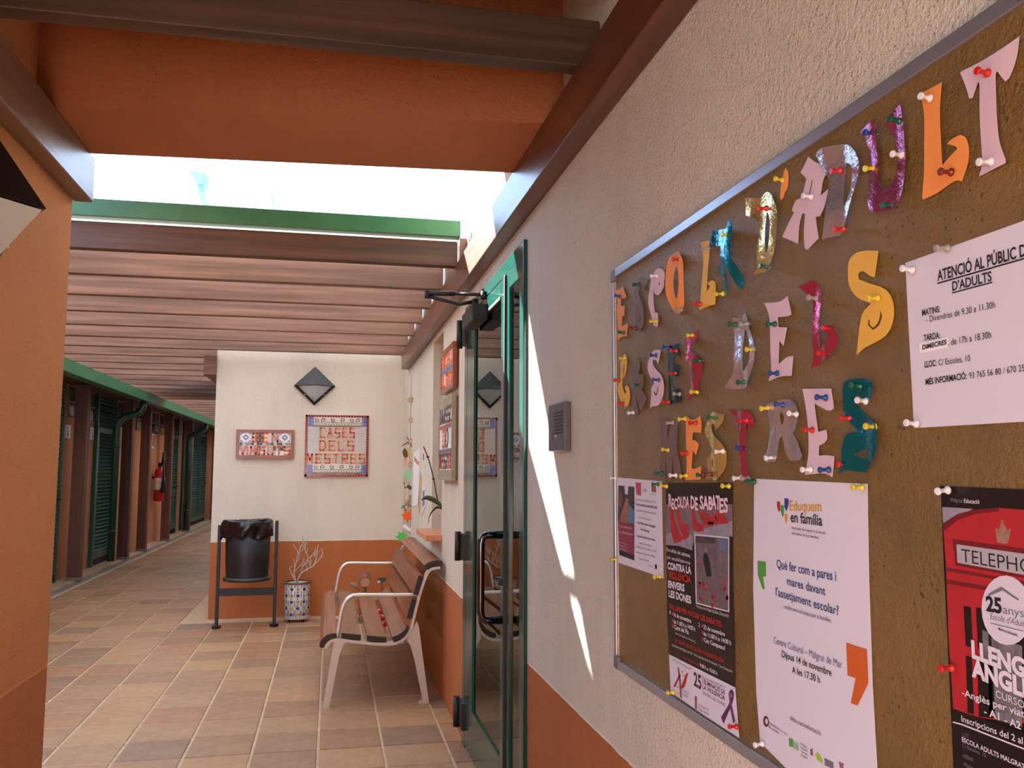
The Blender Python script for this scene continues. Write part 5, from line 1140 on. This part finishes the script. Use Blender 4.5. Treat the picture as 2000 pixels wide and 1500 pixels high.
letter('D', [(563, 205), (600, 180), (640, 158), (670, 190), (690, 240), (690, 350), (700, 480), (706, 605), (740, 570), (772, 520), (750, 490), (755, 462), (780, 450), (805, 485), (815, 560), (790, 620), (710, 690), (630, 732), (650, 660), (655, 560), (645, 400), (635, 290), (600, 240)], M_RFO, 'rose pink foil letter L in the second row', curl=.012, ph=.15)
letter('D', [(1056, -33), (1032, 138), (1000, 128), (960, 100), (935, 102), (922, 122), (928, 152), (1000, 178), (1090, 210), (1135, 260), (1155, 340), (1145, 440), (1100, 520), (1020, 570), (960, 600), (912, 645), (925, 520), (950, 380), (1010, 310), (985, 300), (920, 270), (870, 200), (858, 120), (862, 40), (885, 0), (920, -25), (980, -35)], M_YEL, 'large golden yellow paper letter S at the end of the second row', holes=[[(1068, 345), (1080, 395), (1058, 455), (1020, 482), (988, 450), (990, 415), (1000, 415), (1001, 445), (1022, 467), (1050, 438), (1066, 392)]], curl=.001)
# third row
letter('E', [(445, 160), (495, 155), (515, 330), (540, 185), (560, 160), (597, 150), (585, 250), (585, 400), (600, 480), (623, 650), (570, 640), (560, 590), (552, 440), (545, 600), (530, 655), (500, 600), (497, 440), (490, 440), (485, 640), (440, 600), (450, 500), (465, 420), (455, 280)], M_BROWN, 'taupe brown paper letter M that starts the third row', curl=.003)
letter('E', [(648, 128), (690, 160), (730, 155), (762, 130), (772, 200), (770, 265), (710, 260), (705, 318), (735, 330), (755, 355), (735, 440), (710, 400), (695, 545), (720, 550), (770, 528), (765, 635), (648, 640), (660, 500), (655, 300)], M_PEACH2, 'orange paper letter E in the third row', curl=.002)
letter('E', [(835, 130), (865, 98), (900, 100), (930, 115), (958, 120), (945, 190), (910, 245), (900, 210), (878, 190), (860, 210), (880, 260), (930, 320), (965, 380), (980, 450), (970, 530), (940, 600), (895, 648), (860, 635), (815, 630), (830, 570), (835, 480), (865, 425), (886, 400), (850, 340), (820, 270), (820, 200)], M_GLD, 'gold foil letter S in the third row', holes=[[(868, 500), (880, 468), (888, 476), (880, 510), (886, 540), (875, 535)]], curl=.008)
letter('E', [(1000, 83), (1100, 88), (1150, 85), (1185, 130), (1195, 190), (1165, 250), (1155, 205), (1148, 190), (1150, 400), (1150, 540), (1165, 600), (1162, 640), (1082, 655), (1095, 540), (1098, 300), (1097, 180), (1075, 185), (1070, 230), (1050, 230), (1050, 160)], M_RFO, 'dark rose foil letter T in the third row', curl=.008)
letter('D', [(345, 965), (400, 945), (480, 932), (520, 960), (535, 1020), (520, 1100), (500, 1155), (540, 1220), (578, 1300), (560, 1330), (490, 1335), (465, 1280), (440, 1175), (425, 1190), (420, 1290), (405, 1340), (335, 1345), (318, 1300), (350, 1270), (355, 1150), (350, 1040)], M_SIL, 'silver foil letter R in the third row', holes=[[(430, 1008), (445, 1040), (443, 1080), (430, 1105), (425, 1050)]], curl=.006, ph=.4)
letter('D', [(560, 865), (745, 863), (763, 980), (750, 1000), (725, 1005), (638, 960), (650, 1050), (665, 1145), (718, 1132), (722, 1190), (700, 1220), (670, 1235), (668, 1300), (720, 1297), (768, 1305), (755, 1440), (700, 1415), (575, 1425), (600, 1290), (600, 1150), (585, 1000)], M_PINK, 'lilac pink paper letter E in the third row', curl=.001)
letter('D', [(870, 820), (910, 803), (970, 797), (1044, 825), (1030, 890), (985, 975), (960, 930), (925, 905), (902, 922), (915, 965), (950, 1010), (1010, 1050), (1060, 1100), (1078, 1180), (1070, 1280), (1030, 1360), (980, 1410), (925, 1400), (885, 1395), (825, 1420), (860, 1350), (865, 1250), (880, 1170), (910, 1150), (945, 1145), (900, 1090), (850, 1010), (848, 900)], M_TEAL, 'teal foil letter S at the end of the third row', holes=[[(925, 1240), (935, 1285), (1000, 1250), (1015, 1285), (985, 1322), (945, 1308), (922, 1275)]], curl=.010, ph=.3)

# ------------------------------------------------------------------ push pins
PC = {'green': (20, 92, 66), 'blue': (28, 72, 140), 'red': (196, 40, 38), 'dark red': (120, 44, 36), 'yellow': (216, 196, 60), 'white': (226, 228, 236), 'clear': (196, 190, 186)}
pm = MB()
pf = lambda a, b_, c: (-c, a, b_)
pm.lathe([(.0045, .0), (.005, .0015), (.004, .003), (.0026, .005), (.0024, .0105), (.004, .0125), (.0046, .015), (.0038, .0162)], pf, 12)
head = {}
nm = MB(); nm.lathe([(.0004, -.008), (.0006, .001)], pf, 6)
needle = nm.mesh('needle', M_ALU)
for c_, v in PC.items():
    m = MB(); m.v, m.f, m.sm, m.mi = list(pm.v), list(pm.f), list(pm.sm), list(pm.mi)
    head[c_] = m.mesh('head', mat(c_+' plastic', v, .25, 0, .5, trans=.5 if c_ == 'clear' else 0))
def pin(v, x, y, c_, where, lift=.004, s_=1.0):
    if v: x, y = vw(v, x, y)
    q = bpt(x, y, XS-.012); 
    t = empty('pushpin', (XS-lift-.001, q[0], q[1])); tag(t, '%s push pin %s' % (c_, where), 'push pin', 'push pins on the notice board')
    for nme, me in (('head', head[c_]), ('needle', needle)):
        o = bpy.data.objects.new(nme, me); C.objects.link(o); o.parent = t
    a = rnd.uniform(-.12, .12); t.rotation_euler = (0, a, rnd.uniform(-.15, .15)); t.scale = (s_,)*3
PINS = [
('A', 135, 670, 'blue', 'at the top of the peach letter E'), ('A', 165, 937, 'green', 'at the foot of the peach letter E'), ('A', 275, 583, 'green', 'at the top of the taupe letter S'), ('A', 250, 903, 'dark red', 'at the foot of the taupe letter S'),
('A', 405, 520, 'white', 'at the top of the hooked pink letter C'), ('A', 400, 852, 'yellow', 'at the foot of the hooked pink letter C'), ('A', 565, 400, 'red', 'at the top of the orange letter O'), ('A', 585, 768, 'clear', 'at the foot of the orange letter O'),
('A', 780, 318, 'clear', 'at the top of the small yellow letter L'), ('A', 720, 727, 'red', 'at the foot of the small yellow letter L'), ('A', 930, 220, 'yellow', 'at the top of the teal foil letter A'), ('A', 885, 650, 'yellow', 'at the foot of the teal foil letter A'),
('B', 225, 773, 'red', 'at the top of the gold foil letter D'), ('B', 238, 1205, 'green', 'at the foot of the gold foil letter D'), ('B', 345, 568, 'yellow', 'through the orange apostrophe'), ('B', 555, 690, 'white', 'in the middle of the pink letter A'),
('B', 765, 497, 'red', 'at the top of the big silver letter D'), ('B', 790, 925, 'red', 'at the foot of the big silver letter D'), ('B', 1010, 225, 'blue', 'at the top left tip of the magenta letter U'), ('B', 1015, 478, 'yellow', 'halfway down the left stroke of the letter U'),
('C', 370, 697, 'green', 'at the top right tip of the magenta letter U'), ('C', 385, 943, 'white', 'on the right stroke of the magenta letter U'), ('C', 320, 1307, 'green', 'at the bottom of the magenta letter U'),
('C', 590, 530, 'white', 'at the top of the large orange letter L'), ('C', 745, 1070, 'dark red', 'at the foot of the large orange letter L'), ('C', 1010, 343, 'red', 'on the bar of the large pink letter T'), ('C', 1035, 993, 'white', 'at the foot of the large pink letter T'),
('A', 175, 1122, 'yellow', 'at the top of the yellow letter C'), ('A', 135, 1283, 'red', 'beside the middle of the yellow letter C'), ('A', 160, 1455, 'red', 'at the foot of the yellow letter C'), ('A', 285, 1320, 'green', 'in the middle of the taupe letter A'), ('E', 215, 103, 'white', 'below the taupe letter A'),
('A', 400, 1103, 'blue', 'at the top of the pink letter S'), ('A', 420, 1283, 'blue', 'in the middle of the pink letter S'), ('A', 490, 1046, 'blue', 'at the top left of the dark teal letter E'), ('A', 550, 1070, 'red', 'at the top of the dark teal letter E'),
('A', 545, 1232, 'red', 'in the middle of the dark teal letter E'), ('A', 570, 1387, 'clear', 'on the lower arm of the dark teal letter E'), ('A', 495, 1445, 'red', 'at the foot of the dark teal letter E'),
('A', 675, 955, 'yellow', 'at the top of the twisted red letter S'), ('A', 722, 1142, 'green', 'in the middle of the twisted red letter S'), ('A', 700, 1370, 'yellow', 'at the foot of the twisted red letter S'),
('A', 975, 877, 'green', 'at the top left of the second row silver D'), ('A', 1065, 870, 'clear', 'at the top of the second row silver D'), ('D', 218, 605, 'yellow', 'in the opening of the second row silver D'), ('D', 160, 820, 'green', 'at the foot of the second row silver D'),
('D', 355, 442, 'green', 'at the top of the second row pink E'), ('D', 370, 763, 'blue', 'at the foot of the second row pink E'), ('B', 590, 1435, 'clear', 'at the top of the rose foil letter L'), ('D', 725, 473, 'red', 'at the hook of the rose foil letter L'), ('D', 690, 635, 'red', 'at the foot of the rose foil letter L'),
('D', 1020, 272, 'yellow', 'in the middle of the large yellow letter S'),
('E', 523, 185, 'clear', 'at the top of the taupe letter M'), ('E', 487, 402, 'yellow', 'in the middle of the taupe letter M'), ('E', 435, 583, 'green', 'at the left foot of the taupe letter M'), ('E', 548, 602, 'white', 'at the middle foot of the taupe letter M'), ('E', 630, 603, 'yellow', 'between the feet of the letters M and E'),
('E', 620, 152, 'yellow', 'at the top left of the orange third row E'), ('E', 705, 185, 'red', 'on the upper arm of the orange third row E'), ('E', 635, 427, 'red', 'beside the middle of the orange third row E'), ('E', 765, 603, 'green', 'on the lower arm of the orange third row E'),
('E', 812, 592, 'dark red', 'at the foot of the gold letter S'), ('E', 855, 148, 'green', 'at the top of the gold letter S'), ('E', 918, 410, 'white', 'in the middle of the gold letter S'),
('E', 1105, 165, 'red', 'on the bar of the dark rose letter T'), ('E', 1080, 390, 'blue', 'on the stem of the dark rose letter T'), ('E', 1060, 620, 'white', 'at the left of the foot of the rose letter T'), ('E', 1120, 625, 'clear', 'on the foot of the rose letter T'),
('D', 318, 987, 'yellow', 'at the top left of the silver letter R'), ('D', 410, 970, 'blue', 'at the top of the silver letter R'), ('D', 495, 1030, 'white', 'on the bowl of the silver letter R'), ('D', 350, 1312, 'white', 'at the left foot of the silver letter R'),
('D', 685, 922, 'blue', 'on the upper arm of the third row pink E'), ('D', 597, 1133, 'red', 'in the middle of the third row pink E'), ('D', 587, 1390, 'white', 'at the left foot of the third row pink E'), ('D', 705, 1392, 'blue', 'on the lower arm of the third row pink E'),
('D', 908, 848, 'green', 'at the top of the teal letter S'), ('D', 943, 945, 'white', 'under the hook of the teal letter S'), ('D', 845, 1055, 'red', 'at the left waist of the teal letter S'), ('D', 1003, 1112, 'yellow', 'on the right waist of the teal letter S'), ('D', 825, 1360, 'red', 'at the foot of the teal letter S'),
(None, 1773, 527, 'white', 'at the top left corner of the opening hours sheet'), (None, 1781, 828, 'white', 'at the bottom left corner of the opening hours sheet'), (None, 1842, 484, 'clear', 'on the top edge of the opening hours sheet'),
(None, 1198, 934, 'white', 'at the top left of the small portrait poster'), (None, 1281, 946, 'green', 'at the top right of the small portrait poster'), (None, 1199, 1092, 'yellow', 'at the bottom left of the small portrait poster'), (None, 1284, 1126, 'yellow', 'at the bottom right of the small portrait poster'),
(None, 1297, 950, 'yellow', 'at the top left of the shoes poster'), (None, 1418, 949.5, 'yellow', 'at the top right of the shoes poster'), (None, 1310, 1353, 'yellow', 'at the bottom left of the shoes poster'), (None, 1432, 1420, 'red', 'at the bottom right of the shoes poster'),
(None, 1467, 941, 'green', 'at the top left of the tall white poster'), (None, 1676, 952, 'yellow', 'at the top right of the tall white poster'), (None, 1482, 1453, 'white', 'at the bottom left of the tall white poster'),
(None, 1842, 957, 'white', 'at the top left of the telephone box poster'), (None, 1850, 1305, 'red', 'on the left edge of the telephone box poster')]
for pp in PINS: pin(*pp)
